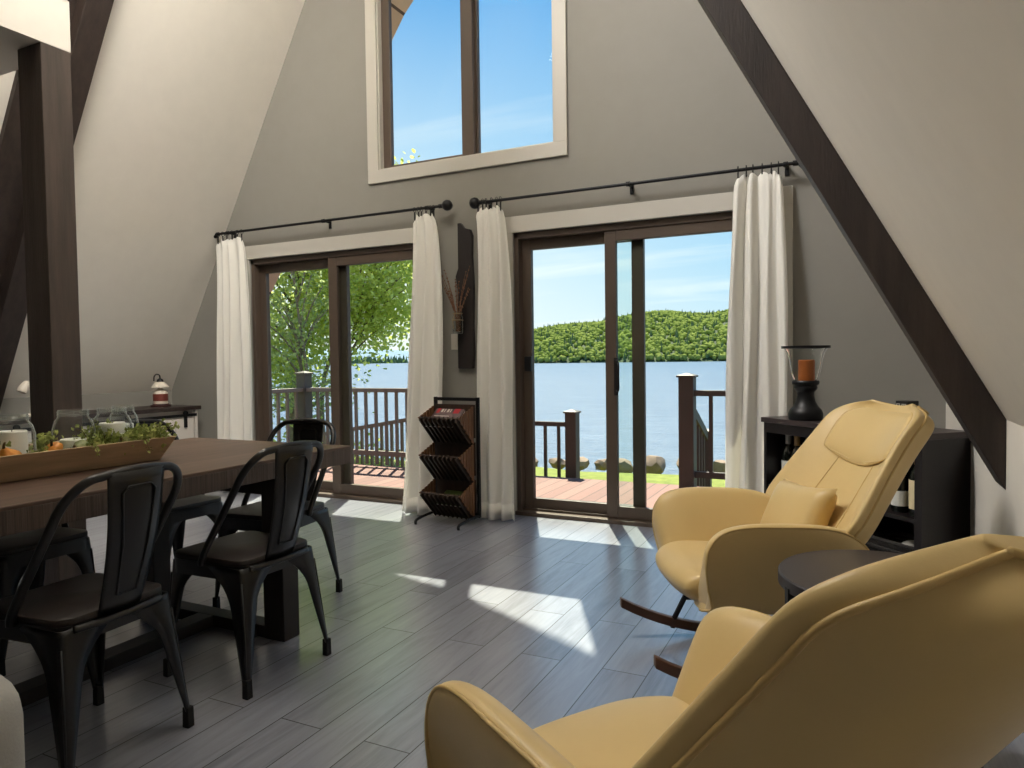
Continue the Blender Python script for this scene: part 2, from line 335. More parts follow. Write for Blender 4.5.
def bez(p, n=16):
    """smooth Catmull-Rom path through the points"""
    p = [Vector(x) for x in p]; out = []
    for i in range(len(p) - 1):
        a = p[max(i - 1, 0)]; b = p[i]; c = p[i + 1]; d = p[min(i + 2, len(p) - 1)]
        for k in range(n):
            t = k / n; out.append(0.5 * ((2 * b) + (c - a) * t + (2 * a - 5 * b + 4 * c - d) * t * t + (3 * b - a - 3 * c + d) * t ** 3))
    out.append(p[-1]); return out

def snap(o, pts, off=0.0, pull=1.0):
    """move points onto the smoothed surface of an object"""
    bpy.context.view_layer.update(); ev = o.evaluated_get(bpy.context.evaluated_depsgraph_get()); out = []
    for p in pts:
        ok, q, n, i = ev.closest_point_on_mesh(Vector(p)); out.append(q + n * off if ok else Vector(p))
    return out
def tag(o, label, cat, group=None, kind=None):
    o['label'] = label; o['category'] = cat
    if group: o['group'] = group
    if kind: o['kind'] = kind
    return o
def thing(name, label, cat, loc=(0, 0, 0), rotz=0.0, group=None, kind=None):
    o = bpy.data.objects.new(name, None); C.objects.link(o); o.empty_display_size = 0.1
    o.location = loc; o.rotation_euler = (0, 0, rotz)
    return tag(o, label, cat, group, kind)
def struct(o, label, cat): return tag(o, label, cat, None, 'structure')
def dup(root, loc, rotz, label=None):
    r = root.copy(); C.objects.link(r); r.location = loc; r.rotation_euler = (0, 0, rotz)
    if label: r['label'] = label
    for ch in list(root.children):
        c = ch.copy(); C.objects.link(c); c.parent = r
        for g in list(ch.children):
            d = g.copy(); C.objects.link(d); d.parent = c
    return r

# ---------------------------------------------------------------- room shell
D = 4.674; WT = 0.18; BACK = -4.4
AX, AZ = -2.72, 6.86                      # ridge
LK, LKZ = -5.92, 0.90                      # left knee wall: x, top
RK, RKZ = 0.486, 0.912                     # right knee wall
def lz(x): return LKZ + (AZ - LKZ) * (x - LK) / (AX - LK)
def rz(x): return RKZ + (AZ - RKZ) * (RK - x) / (RK - AX)
def topz(x): return lz(x) if x < AX else rz(x)

struct(MB().box(LK - 0.2, RK + 0.2, BACK - 0.2, D + WT, -0.12, 0).build('floor', 'floor'), 'grey brown wood plank floor of the room', 'floor')
# gable wall with two patio doors and the upper window, built column by column
D1 = (-4.85, -3.02); D2 = (-2.235, -0.405); DH = 2.075
W1 = (-3.42, -1.90, 2.68, 4.45)
def gable(name, y0, y1, opens, mtl):
    xs = sorted(set([LK - 0.02, AX, RK + 0.02] + [v for o in opens for v in o[:2]])); b = MB()
    for x0, x1 in zip(xs, xs[1:]):
        xm = (x0 + x1) / 2; cuts = sorted([(o[2], o[3]) for o in opens if o[0] - 1e-6 <= x0 and x1 <= o[1] + 1e-6])
        z = -0.1
        for a, c in cuts + [(None, None)]:
            t0, t1 = (topz(x0), topz(x1)) if a is None else (a, a)
            if t0 > z or t1 > z:
                q = [(x0, z), (x1, z), (x1, t1), (x0, t0)]
                b.hexa([(x, y0, zz) for x, zz in q], [(x, y1, zz) for x, zz in q])
            z = c
    return b.build(name, mtl)
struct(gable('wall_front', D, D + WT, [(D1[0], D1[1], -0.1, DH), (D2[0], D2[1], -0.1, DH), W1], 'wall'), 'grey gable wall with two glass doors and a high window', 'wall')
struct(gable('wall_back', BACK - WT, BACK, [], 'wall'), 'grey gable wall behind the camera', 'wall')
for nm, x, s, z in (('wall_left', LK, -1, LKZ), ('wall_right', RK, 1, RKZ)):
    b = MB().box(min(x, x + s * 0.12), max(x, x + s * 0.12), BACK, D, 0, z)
    struct(b.build(nm, 'wall' if s < 0 else 'slope'), 'low knee wall under the %s roof slope' % ('left' if s < 0 else 'right'), 'wall')  # left knee takes the darker wall tone as its shade, paint otherwise alike
for nm, x, z, s in (('ceiling_left', LK, LKZ, -1), ('ceiling_right', RK, RKZ, 1)):
    nx, nz = (-(AZ - z), -(x - AX)) if s < 0 else ((AZ - z), (x - AX)); l = math.hypot(nx, nz); nx, nz = nx / l * 0.16, abs(nz) / l * 0.16
    b = MB(); q = [(x, z), (AX, AZ), (AX + nx, AZ + nz), (x + nx, z + nz)]
    b.prism(q, BACK - WT, D + WT - 0.02, 'Y')
    struct(b.build(nm, 'slope'), '%s sloping ceiling of the a frame, painted warm white' % ('left' if s < 0 else 'right'), 'ceiling')
for nm, x0, x1 in (('baseboard_left', LK, LK + 0.015), ('baseboard_right', RK - 0.015, RK)):
    struct(MB().box(x0, x1, BACK, D, 0, 0.12).build(nm, 'white', bevel=0.003), 'white baseboard along the %s knee wall' % nm.split('_')[1], 'baseboard')
b = MB()
for x0, x1 in ((LK + 0.015, D1[0] - 0.09), (D1[1] + 0.09, D2[0] - 0.09), (D2[1] + 0.09, RK - 0.015)): b.box(x0, x1, D - 0.015, D, 0, 0.12)
struct(b.build('baseboard_front', 'white', bevel=0.003), 'white baseboard along the gable wall', 'baseboard')
# trim round doors and window
def casing(nm, x0, x1, z0, z1, w, sill, label):
    b = MB(); y0, y1 = D - 0.02, D
    b.box(x0 - w, x0, y0, y1, z0, z1 + (0 if not sill else 0)); b.box(x1, x1 + w, y0, y1, z0, z1)
    b.box(x0 - w, x1 + w, y0 - 0.004, y1, z1, z1 + w * (1.45 if not sill else 1))
    if sill: b.box(x0 - w, x1 + w, y0, y1, z0 - w, z0)
    struct(b.build(nm, 'white', bevel=0.003), label, 'trim')
casing('trim_1', D1[0], D1[1], 0, DH, 0.08, False, 'white casing round the left glass door')
casing('trim_2', D2[0], D2[1], 0, DH, 0.08, False, 'white casing round the right glass door')
casing('trim_3', W1[0], W1[1], W1[2], W1[3], 0.10, True, 'white casing round the high gable window')

def frame_mb(x0, x1, z0, z1, y0, y1, l, r, b_, t):
    m_ = MB()
    m_.box(x0, x0 + l, y0, y1, z0, z1); m_.box(x1 - r, x1, y0, y1, z0, z1)
    m_.box(x0 + l, x1 - r, y0, y1, z0, z0 + b_); m_.box(x0 + l, x1 - r, y0, y1, z1 - t, z1); return m_
def patio(nm, X, outer, inner, label, handle_x, lock):
    r = thing(nm, label, 'door', (0, 0, 0), 0, None, 'structure'); x0, x1 = X
    f = MB(); y0, y1 = D + 0.01, D + 0.15
    f.box(x0, x0 + 0.035, y0, y1, 0.0, DH); f.box(x1 - 0.035, x1, y0, y1, 0.0, DH); f.box(x0, x1, y0, y1, DH - 0.045, DH)
    f.build('frame', 'bronze', r, bevel=0.003)
    s_ = MB(); s_.box(x0, x1, D - 0.03, D + 0.16, -0.005, 0.028); s_.box(x0, x1, D + 0.085, D + 0.10, 0.028, 0.045); s_.box(x0, x1, D + 0.035, D + 0.045, 0.028, 0.045)
    s_.build('threshold', 'bronze', r, bevel=0.002)
    for k, (a, b_, yy, wl, wr) in enumerate((outer, inner)):
        p = frame_mb(a, b_, 0.03, DH - 0.045, yy, yy + 0.045, wl, wr, 0.085, 0.075).build('sliding_panel' if k else 'fixed_panel', 'bronze', r, bevel=0.004)
        MB().box(a + wl, b_ - wr, yy + 0.018, yy + 0.026, 0.115, DH - 0.12).build('pane', 'glass', p)
    if handle_x:
        yy = inner[2]; h = MB(); z0, z1 = 0.92, 1.12
        h.tube(bez([(handle_x, yy, z0), (handle_x + 0.02, yy - 0.035, z0 + 0.015), (handle_x + 0.022, yy - 0.042, (z0 + z1) / 2), (handle_x + 0.02, yy - 0.035, z1 - 0.015), (handle_x, yy, z1)], 6), 0.008)
        h.box(handle_x - 0.02, handle_x + 0.008, yy - 0.006, yy, z0 - 0.03, z1 + 0.03)
        h.build('handle', 'black', r, smooth=True, angle=0.6)
    if lock:
        MB().box(lock - 0.02, lock + 0.035, outer[2] - 0.03, outer[2], 1.06, 1.17).build('latch', 'black', r, bevel=0.006)
    return r
patio('door_1', D1, (D1[0] + 0.035, -3.835, D + 0.075, 0.07, 0.075), (-3.985, D1[1] - 0.035, D + 0.02, 0.09, 0.08), 'left brown framed sliding glass door', None, None)
patio('door_2', D2, (D2[0] + 0.035, -1.285, D + 0.075, 0.07, 0.085), (-1.545, -0.60, D + 0.02, 0.08, 0.08), 'right brown framed sliding glass door', -1.462, -2.16)
def upper_window():
    r = thing('window_1', 'high window above the doors with blue sky', 'window', (0, 0, 0), 0, None, 'structure'); x0, x1, z0, z1 = W1
    f = frame_mb(x0, x1, z0, z1, D + 0.0, D + 0.16, 0.012, 0.012, 0.012, 0.012); f.build('window_jamb', 'white', r)
    s1 = frame_mb(x0 + 0.012, -2.58, z0 + 0.012, z1 - 0.012, D + 0.045, D + 0.085, 0.075, 0.10, 0.03, 0.05).build('sash', 'bronze', r, bevel=0.003)
    MB().box(x0 + 0.08, -2.68, D + 0.06, D + 0.066, z0 + 0.03, z1 - 0.05).build('pane', 'glass', s1)
    s2 = frame_mb(-2.62, x1 - 0.012, z0 + 0.012, z1 - 0.012, D + 0.09, D + 0.13, 0.06, 0.03, 0.03, 0.05).build('sash', 'bronze', r, bevel=0.003)
    MB().box(-2.57, x1 - 0.03, D + 0.105, D + 0.111, z0 + 0.03, z1 - 0.05).build('pane', 'glass', s2)
upper_window()
# A-frame rafters, post and loft
def rafter(nm, s, y0, y1, d, label):
    b = MB(); x0, z0 = (LK, LKZ) if s < 0 else (RK, RKZ); dx, dz = AX - x0, AZ - z0; l = math.hypot(dx, dz); ux, uz = dx / l, dz / l
    nx, nz = (uz, -ux) if s < 0 else (-uz, ux)
    if s > 0: nx, nz = -uz, -(-ux) if ux > 0 else ux
    tip = 0.285
    p = [(x0, z0), (x0, z0 - tip)]
    q0 = (x0 + nx * d, z0 + nz * d); k = (x0 - q0[0]) / ux if s > 0 else (x0 - q0[0]) / ux
    pts = [(x0, z0), (x0, q0[1] + uz * k), (x0 + nx * d + ux * (l - 0.25), z0 + nz * d + uz * (l - 0.25)), (x0 + ux * l, z0 + uz * l)]
    b.prism(pts, y0, y1, 'Y'); o = b.build(nm, 'darkwood', bevel=0.006)
    return struct(o, label, 'beam')
rafter('rafter', 1, 2.93, 3.12, 0.118, 'dark stained rafter running down the right slope')
rafter('rafter', -1, 2.93, 3.10, 0.125, 'dark stained rafter on the left slope behind the post')
b = MB(); lx, l2 = AX - LK, AZ - LKZ
b.hexa([(LK + 0.35, 2.71, lz(LK + 0.35)), (LK + 0.35, 2.93, lz(LK + 0.35)), (AX - 0.5, 2.93, lz(AX - 0.5)), (AX - 0.5, 2.71, lz(AX - 0.5))],
       [(LK + 0.385, 2.71, lz(LK + 0.35) - 0.02), (LK + 0.385, 2.93, lz(LK + 0.35) - 0.02), (AX - 0.465, 2.93, lz(AX - 0.5) - 0.02), (AX - 0.465, 2.71, lz(AX - 0.5) - 0.02)])
struct(b.build('slope_board', 'darkwood'), 'flat dark board on the left slope in front of the rafter', 'board')
PX = -3.5
struct(MB().box(PX - 0.19, PX, 2.10, 2.245, 0, 2.70).build('post', 'postwood', bevel=0.005), 'square dark stained post carrying the loft', 'post')
b = MB(); b.box(LK + 0.6, PX, BACK, 2.245, 2.70, 2.95)
struct(b.build('loft_floor', 'slope'), 'white boxed loft floor edge resting on the post', 'loft')
struct(MB().box(PX - 0.12, PX + 0.004, BACK, 2.235, 2.95, 3.9).build('loft_wall', 'slope'), 'white half wall of the loft at the upper left', 'wall')
# roof overhang outside (prow shaped rakes) and the eyebrow roof above the doors
for nm, x, z, s in (('roof_left', LK - 0.9, lz(LK - 0.9), -1), ('roof_right', RK + 0.9, rz(RK + 0.9), 1)):
    y0 = D + WT; w = lambda h: (x + (AX - x) * (h - z) / (AZ - z)); b = MB()
    st = [(x, z, 5.20 + 0.155 * z)] + [(w(h), h, e) for h, e in ((4.55, 5.87), (5.7, 6.27))] + [(AX, AZ, 6.47)]
    for (xa, za, ea), (xb, zb, eb) in zip(st, st[1:]):
        q = [(xa, y0, za), (xa, ea, za), (xb, eb, zb), (xb, y0, zb)]; b.hexa(q, [(a + s * 0.12, y, c + 0.08) for a, y, c in q])
    o = b.build(nm, 'soffit')
    struct(o, '%s roof overhang outside the gable' % nm.split('_')[1], 'roof')
b = MB(); b.hexa([(-5.3, D + WT, 2.42), (-0.1, D + WT, 2.42), (-0.1, 5.52, 2.42), (-5.3, 5.52, 2.42)], [(-5.3, D + WT, 2.60), (-0.1, D + WT, 2.60), (-0.1, 5.52, 2.47), (-5.3, 5.52, 2.47)])
struct(b.build('roof_eyebrow', 'soffit'), 'small eyebrow roof outside above the glass doors', 'roof')

# ---------------------------------------------------------------- outdoors
DZ = -0.15
struct(MB().box(-6.9, 2.6, D + WT, 7.15, DZ - 0.05, DZ).build('deck', 'deck'), 'red brown deck boards outside the doors', 'deck')
struct(MB().box(-6.88, 2.58, 7.10, 7.13, -0.78, DZ - 0.05).build('deck_fascia', 'railing'), 'dark skirt board below the deck edge', 'deck')
LZ = -0.78
b = MB(); rows = []
for j in range(40):
    y = -40 + 52.3 * (j / 39) ** 0.6
    rows.append([(x, y + (0.35 * math.sin(x * 0.9) + 0.25 * math.sin(x * 2.3 + 1)) * (j == 39), LZ + 0.03 * math.sin(x * 1.7 + y * 2.1) - (0.5 if j == 39 else 0)) for x in [-45 + 1.2 * i for i in range(70)]])
b.grid(rows)
struct(b.build('lawn', 'grass', smooth=True), 'bright green lawn between deck and lake', 'lawn')
struct(MB().add([(-6000, 8, -1.5), (3000, 8, -1.5), (3000, 5000, -1.5), (-6000, 5000, -1.5)], [(0, 1, 2, 3)]).build('lake', 'water', recalc=False), 'rippled blue lake', 'lake')

def baluster_run(root, mtl, p, q, zt, zb, step=0.115, sz=0.032):
    """uprights between two points; zt and zb are (start, end) heights"""
    p = Vector(p); q = Vector(q); L = (q - p).length; n = max(2, int(L / step))
    for i in range(1, n):
        t = i / n; c = p.lerp(q, t); a = zt[0] + (zt[1] - zt[0]) * t; b_ = zb[0] + (zb[1] - zb[0]) * t
        MB().box(c.x - sz / 2, c.x + sz / 2, c.y - sz / 2, c.y + sz / 2, b_, a).build('baluster', mtl, root)
def post_part(root, mtl, x, y, zb, zt, s=0.10):
    o = MB().box(x - s / 2, x + s / 2, y - s / 2, y + s / 2, zb, zt).build('post', mtl, root, bevel=0.004)
    MB().add([(x - s * .62, y - s * .62, zt), (x + s * .62, y - s * .62, zt), (x + s * .62, y + s * .62, zt), (x - s * .62, y + s * .62, zt), (x - s * .62, y - s * .62, zt + .018), (x + s * .62, y - s * .62, zt + .018), (x + s * .62, y + s * .62, zt + .018), (x - s * .62, y + s * .62, zt + .018), (x, y, zt + .045)],
             [(3, 2, 1, 0), (0, 1, 5, 4), (1, 2, 6, 5), (2, 3, 7, 6), (3, 0, 4, 7), (4, 5, 8), (5, 6, 8), (6, 7, 8), (7, 4, 8)]).build('post_cap', 'postcap', o)
    return o
# long back railing seen through the left door, with the corner post
r = thing('deck_railing', 'long grey brown deck railing with tall capped corner post, seen through the left door', 'railing', (0, 0, 0))
Yb = 7.05
post_part(r, 'railing', -6.42, Yb, DZ, 1.0, 0.14); post_part(r, 'railgrey', -3.75, Yb, DZ, 0.93)
MB().bar((-6.35, Yb, 0.80), (-3.75, Yb, 0.80), 0.09, 0.05).build('handrail', 'railgrey', r, bevel=0.004)
MB().bar((-6.35, Yb, 0.02), (-3.75, Yb, 0.02), 0.05, 0.06).build('bottom_rail', 'railgrey', r)
MB().bar((-6.42, Yb, 0.80), (-6.42, D + 0.5, 0.80), 0.09, 0.05).build('handrail', 'railgrey', r, bevel=0.004)
MB().bar((-6.42, Yb, 0.02), (-6.42, D + 0.5, 0.02), 0.05, 0.06).build('bottom_rail', 'railgrey', r)
baluster_run(r, 'railgrey', (-6.35, Yb, 0), (-3.75, Yb, 0), (0.78, 0.78), (-0.12, -0.12), 0.145)
baluster_run(r, 'railgrey', (-6.42, Yb, 0), (-6.42, D + 0.5, 0), (0.78, 0.78), (0.04, 0.04), 0.15)
# railing right of the stair head, seen through the right door
r = thing('deck_railing', 'dark deck railing with thick square newel post behind the right curtain', 'railing', (0, 0, 0))
Yb = 6.95
post_part(r, 'railing', -1.45, Yb, DZ, 0.955, 0.145); post_part(r, 'railing', 1.9, Yb, DZ, 0.95, 0.12)
MB().bar((-1.40, Yb, 0.80), (1.9, Yb, 0.80), 0.09, 0.055).build('handrail', 'railing', r, bevel=0.004)
MB().bar((-1.40, Yb, -0.0), (1.9, Yb, -0.0), 0.05, 0.06).build('bottom_rail', 'railing', r)
baluster_run(r, 'railing', (-1.38, Yb, 0), (1.9, Yb, 0), (0.78, 0.78), (0.02, 0.02), 0.15, 0.035)
# the stair down to the lawn with its sloping rail
r = thing('garden_stair', 'dark stair rail sloping down to a low post behind the newel post', 'stair', (0, 0, 0))
for k in range(3): MB().box(-2.75, -1.5, 7.17 + 0.28 * k, 7.45 + 0.28 * k, DZ - 0.22 - 0.17 * k, DZ - 0.18 - 0.17 * k).build('tread', 'deck', r)
for x in (-2.78, -1.5): MB().hexa([(x, 7.16, -0.45), (x + .04, 7.16, -0.45), (x + .04, 7.16, -0.2), (x, 7.16, -0.2)], [(x, 8.05, -0.80), (x + .04, 8.05, -0.80), (x + .04, 8.05, -0.62), (x, 8.05, -0.62)]).build('stringer', 'railing', r)
post_part(r, 'railing', -1.46, 8.0, LZ, 0.31)
MB().bar((-1.46, 7.05, 0.68), (-1.46, 8.0, 0.25), 0.06, 0.09).build('handrail', 'railing', r)
for k in range(5): MB().box(-1.475, -1.445, 7.2 + 0.15 * k, 7.23 + 0.15 * k, -0.5 - .07 * k, 0.6 - 0.068 * k).build('baluster', 'railing', r)
# the lower railing beyond, level and then sloping down to the left
r = thing('lower_railing', 'lower brown railing beyond the deck edge, level then sloping down to the left', 'railing', (0, 0, 0))
Yb = 7.42
post_part(r, 'railing', -2.84, Yb, LZ, 0.54, 0.13); post_part(r, 'railgrey', -5.0, Yb, LZ, 0.47)
MB().bar((-2.84, Yb, 0.41), (-5.0, Yb, 0.42), 0.07, 0.05).build('handrail', 'railing', r)
MB().bar((-5.0, Yb, 0.42), (-6.9, Yb, 0.10), 0.07, 0.05).build('handrail', 'railgrey', r)
baluster_run(r, 'railing', (-2.84, Yb, 0), (-5.0, Yb, 0), (0.40, 0.40), (-0.7, -0.7), 0.155)
baluster_run(r, 'railgrey', (-5.0, Yb, 0), (-6.9, Yb, 0), (0.40, 0.08), (-0.7, -0.76), 0.155)

# boulders along the shore
rocks = [(-5.35, 11.75, .17), (-4.85, 11.9, .15), (-4.42, 11.8, .19), (-4.0, 12.0, .15), (-3.62, 11.85, .19), (-3.12, 12.1, .27), (-2.5, 12.15, .25), (-1.98, 12.3, .2), (-1.5, 12.25, .24), (-.95, 12.4, .22), (-6.2, 11.7, .2), (-7.1, 11.8, .2)]
rocks.sort(); ordn = ['first', 'second', 'third', 'fourth', 'fifth', 'sixth', 'seventh', 'eighth', 'ninth', 'tenth', 'eleventh', 'twelfth', 'thirteenth']
for i, (x, y, s) in enumerate(rocks):
    g = random.Random(i); o = MB().blob((0, 0, 0), s, 2, 0.17, (1.15, 0.9, 0.72), g).build('shore_boulder', 'rock', smooth=True, angle=0.5)
    o.location = (x, y, LZ + s * 0.22); o.rotation_euler = (g.uniform(-.2, .2), g.uniform(-.2, .2), g.uniform(0, 6))
    tag(o, 'pale boulder on the lake shore, %s from the left in the row' % ordn[i], 'rock', 'boulders along the lake shore')

# trees near the house on the left
def tree(name, label, x, y, h, crown_r, crown_z, n, lm, seed, leafsize=0.10, trunk=0.09, lean=(0, 0)):
    g = random.Random(seed); root = thing(name, label, 'tree', (x, y, LZ), 0, 'trees between the deck and the lake'); t = MB()
    top = Vector((lean[0], lean[1], h * 0.9)); t.tube(bez([(0, 0, 0), (0.05, 0, h * .3), (lean[0] * .5, lean[1] * .5, h * .6), top], 5), [trunk * (1 - i / 15.0 * 0.85) for i in range(16)], 7)
    clus = []
    for k in range(26):
        z = h * g.uniform(crown_z, 0.97); a = g.uniform(0, 2 * PI); rr = crown_r * math.sqrt(g.uniform(0.05, 1)) * (1 - 0.55 * max(0, (z / h - 0.55)) / 0.45)
        p = Vector((lean[0] * z / h + rr * math.cos(a), lean[1] * z / h + rr * math.sin(a), z)); st = Vector((lean[0] * .6 * z / h, lean[1] * .6 * z / h, z * 0.72))
        mid = st.lerp(p, 0.5) + Vector((0, 0, 0.1)); t.tube(bez([st, mid, p], 4), [trunk * .3 * (1 - i / 9) + 0.006 for i in range(9)], 5); clus.append(p); clus.append(mid.lerp(p, .4))
    t.build('trunk', 'bark', root, smooth=True)
    L = MB()
    for k in range(n):
        c = g.choice(clus); s = crown_r * 0.26
        p = Vector((c.x + g.gauss(0, s), c.y + g.gauss(0, s), c.z + g.gauss(0, s * 0.7)))
        e = Euler((g.gauss(0, .7), g.gauss(0, .7), g.uniform(0, 6.28))).to_matrix(); q = leafsize * g.uniform(.6, 1.3)
        L.add([p + e @ Vector(v) * q for v in ((-.5, 0, 0), (-.15, -.42, .06), (.32, -.36, 0), (.6, 0, -.05), (.32, .36, 0), (-.15, .42, .06))], [(0, 1, 2, 3, 4, 5)])
    L.build('foliage', lm, root, recalc=False); return root
tree('maple_tree', 'tall maple tree with yellow green leaves beyond the left railing', -10.9, 11.6, 6.7, 2.3, 0.28, 32000, 'leaf', 3, 0.082, 0.10, (0.3, 0.2))
tree('maple_tree', 'slender bright leafed maple leaning to the right over the lake', -9.7, 11.2, 5.6, 1.5, 0.50, 11000, 'leaf', 5, 0.08, 0.06, (1.5, 0.9))
tree('birch_tree', 'pale leafed young birch at the left edge of the left door', -11.2, 9.0, 5.6, 1.3, 0.2, 5000, 'leaf2', 8, 0.065, 0.06)
tree('birch_tree', 'pale birch with a thin grey trunk right behind the corner post', -8.5, 9.4, 4.6, 0.9, 0.25, 2200, 'leaf2', 12, 0.06, 0.05, (-.3, 0))
for i, (x, y, s, lab) in enumerate(((-8.1, 8.6, .55, 'low leafy shrub below the corner post'), (-7.0, 8.8, .5, 'low leafy shrub behind the middle of the left railing'), (-6.0, 9.1, .45, 'low leafy shrub behind the right part of the left railing'), (-9.4, 8.4, .8, 'larger leafy shrub at the left edge of the left door'))):
    g = random.Random(40 + i); L = MB()
    for k in range(700):
        p = Vector((g.gauss(0, s * .5), g.gauss(0, s * .5), abs(g.gauss(.3, .3)) * s * 1.4)); e = Euler((g.gauss(0, .8), g.gauss(0, .8), g.uniform(0, 6))).to_matrix(); q = .08 * g.uniform(.7, 1.3)
        L.add([p + e @ Vector(v) * q for v in ((-.5, 0, 0), (0, -.4, .05), (.6, 0, -.05), (0, .4, .05))], [(0, 1, 2, 3)])
    o = L.build('shrub', 'leaf', recalc=False); o.location = (x, y, LZ); tag(o, lab, 'shrub', 'shrubs below the deck')

# wooded hill across the lake, distant blue mountains
def hill_h(x, y):
    # ridge rises to the right; the shore runs at y 560
    t = min(1, max(0, (y - 560) / 330.0)); e = min(1, max(0, (x + 400 + .25 * (y - 560)) / 95.0)); e = e * e * (3 - 2 * e)
    return -1.6 + (30 + 26 * min(1.2, max(0, (x + 560) / 420.0)) + 4 * math.sin(x * .021) + 2.5 * math.sin(x * .057 + 1)) * math.sin(t * PI / 2) ** 0.8 * e
rows = [[(x, y, hill_h(x, y)) for x in range(-760, 420, 12)] for y in range(560, 940, 12)]
struct(MB().grid(rows).build('hill', 'hill', smooth=True), 'wooded hill on the far shore', 'hill')
g = random.Random(77); F = MB(); Cn = MB()
base = bmesh.new(); bmesh.ops.create_icosphere(base, subdivisions=1, radius=1); base.verts.index_update()
bv = [v.co.copy() for v in base.verts]; bf = [tuple(v.index for v in f.verts) for f in base.faces]; base.free()
for k in range(16000):
    x = g.uniform(-680, 120); y = 562 + 370 * g.random() ** 1.3; z = hill_h(x, y)
    if z < -1.2: continue
    s = g.uniform(1.2, 2.6)
    if g.random() < 0.16:
        hh = s * 3.0; vs = [(x + s * .55 * math.cos(a), y + s * .55 * math.sin(a), z) for a in [i * PI / 3 for i in range(6)]] + [(x, y, z + hh)]
        Cn.add(vs, [(i, (i + 1) % 6, 6) for i in range(6)])
    else:
        F.add([(x + v.x * s * g.uniform(.8, 1.2), y + v.y * s, z + s * .8 + v.z * s * g.uniform(.9, 1.35)) for v in bv], bf)
FO = tag(F.build('forest', 'forest', smooth=False), 'dense bright green broadleaf forest covering the far hill', 'forest', None, 'stuff')
Cn.build('conifers', 'conifer', FO)['kind'] = 'stuff'
rows = []
for j, yy in enumerate((2600, 3000, 3400)):
    rows.append([(x, yy, -1.6 + (0, 1, .9)[j] * (70 + 55 * math.sin(x * .0016 + 1.0) + 22 * math.sin(x * .0047) + 8 * math.sin(x * .013))) for x in range(-4200, 600, 40)])
struct(MB().grid(rows).build('mountain', 'mountain', smooth=True), 'hazy blue mountains far across the lake', 'mountain')
g = random.Random(5); Cn = MB()
for k in range(260):
    x = g.uniform(-1700, -1050); y = 1500 + g.uniform(0, 50); s = g.uniform(5, 11)
    Cn.add([(x + s * .6 * math.cos(a), y + s * .6 * math.sin(a), -1.5) for a in [i * PI / 3 for i in range(6)]] + [(x, y, -1.5 + s * 2.2)], [(i, (i + 1) % 6, 6) for i in range(6)])
tag(Cn.build('far_shore_trees', 'conifer'), 'dark band of trees on a distant point of the lake', 'forest', None, 'stuff')

# ---------------------------------------------------------------- curtains and rods
def rod(x0, x1, y, z, brackets, label):
    r = thing('curtain_rod', label, 'curtain rod', ((x0 + x1) / 2, y, z), 0, 'curtain rods'); cx = (x0 + x1) / 2
    MB().tube([(x0 - cx, 0, 0), (x1 - cx, 0, 0)], 0.011, 12).build('pole', 'black', r, smooth=True, angle=0.6)
    for x in (x0, x1):
        s = -1 if x == x0 else 1
        MB().tube([(x - cx - s * .02, 0, 0), (x - cx, 0, 0), (x - cx + s * .02, 0, 0)], 0.017, 12).blob((x - cx + s * 0.05, 0, 0), 0.043, 2).build('finial', 'black', r, smooth=True, angle=0.7)
    for x in brackets:
        MB().box(x - cx - .008, x - cx + .008, 0.0, D - y, -.008, .008).box(x - cx - .012, x - cx + .012, D - y - .01, D - y, -.05, .03).tube([(x - cx - .014, 0, 0), (x - cx + .014, 0, 0)], 0.017, 10).build('bracket', 'black', r, bevel=0.002)
RY = 4.585
rod(-5.15, -2.79, RY, 2.315, (-5.02, -3.93, -2.92), 'black curtain rod above the left glass door')
rod(-2.455, -0.30, RY, 2.305, (-2.42, -1.34, -0.36), 'black curtain rod above the right glass door')

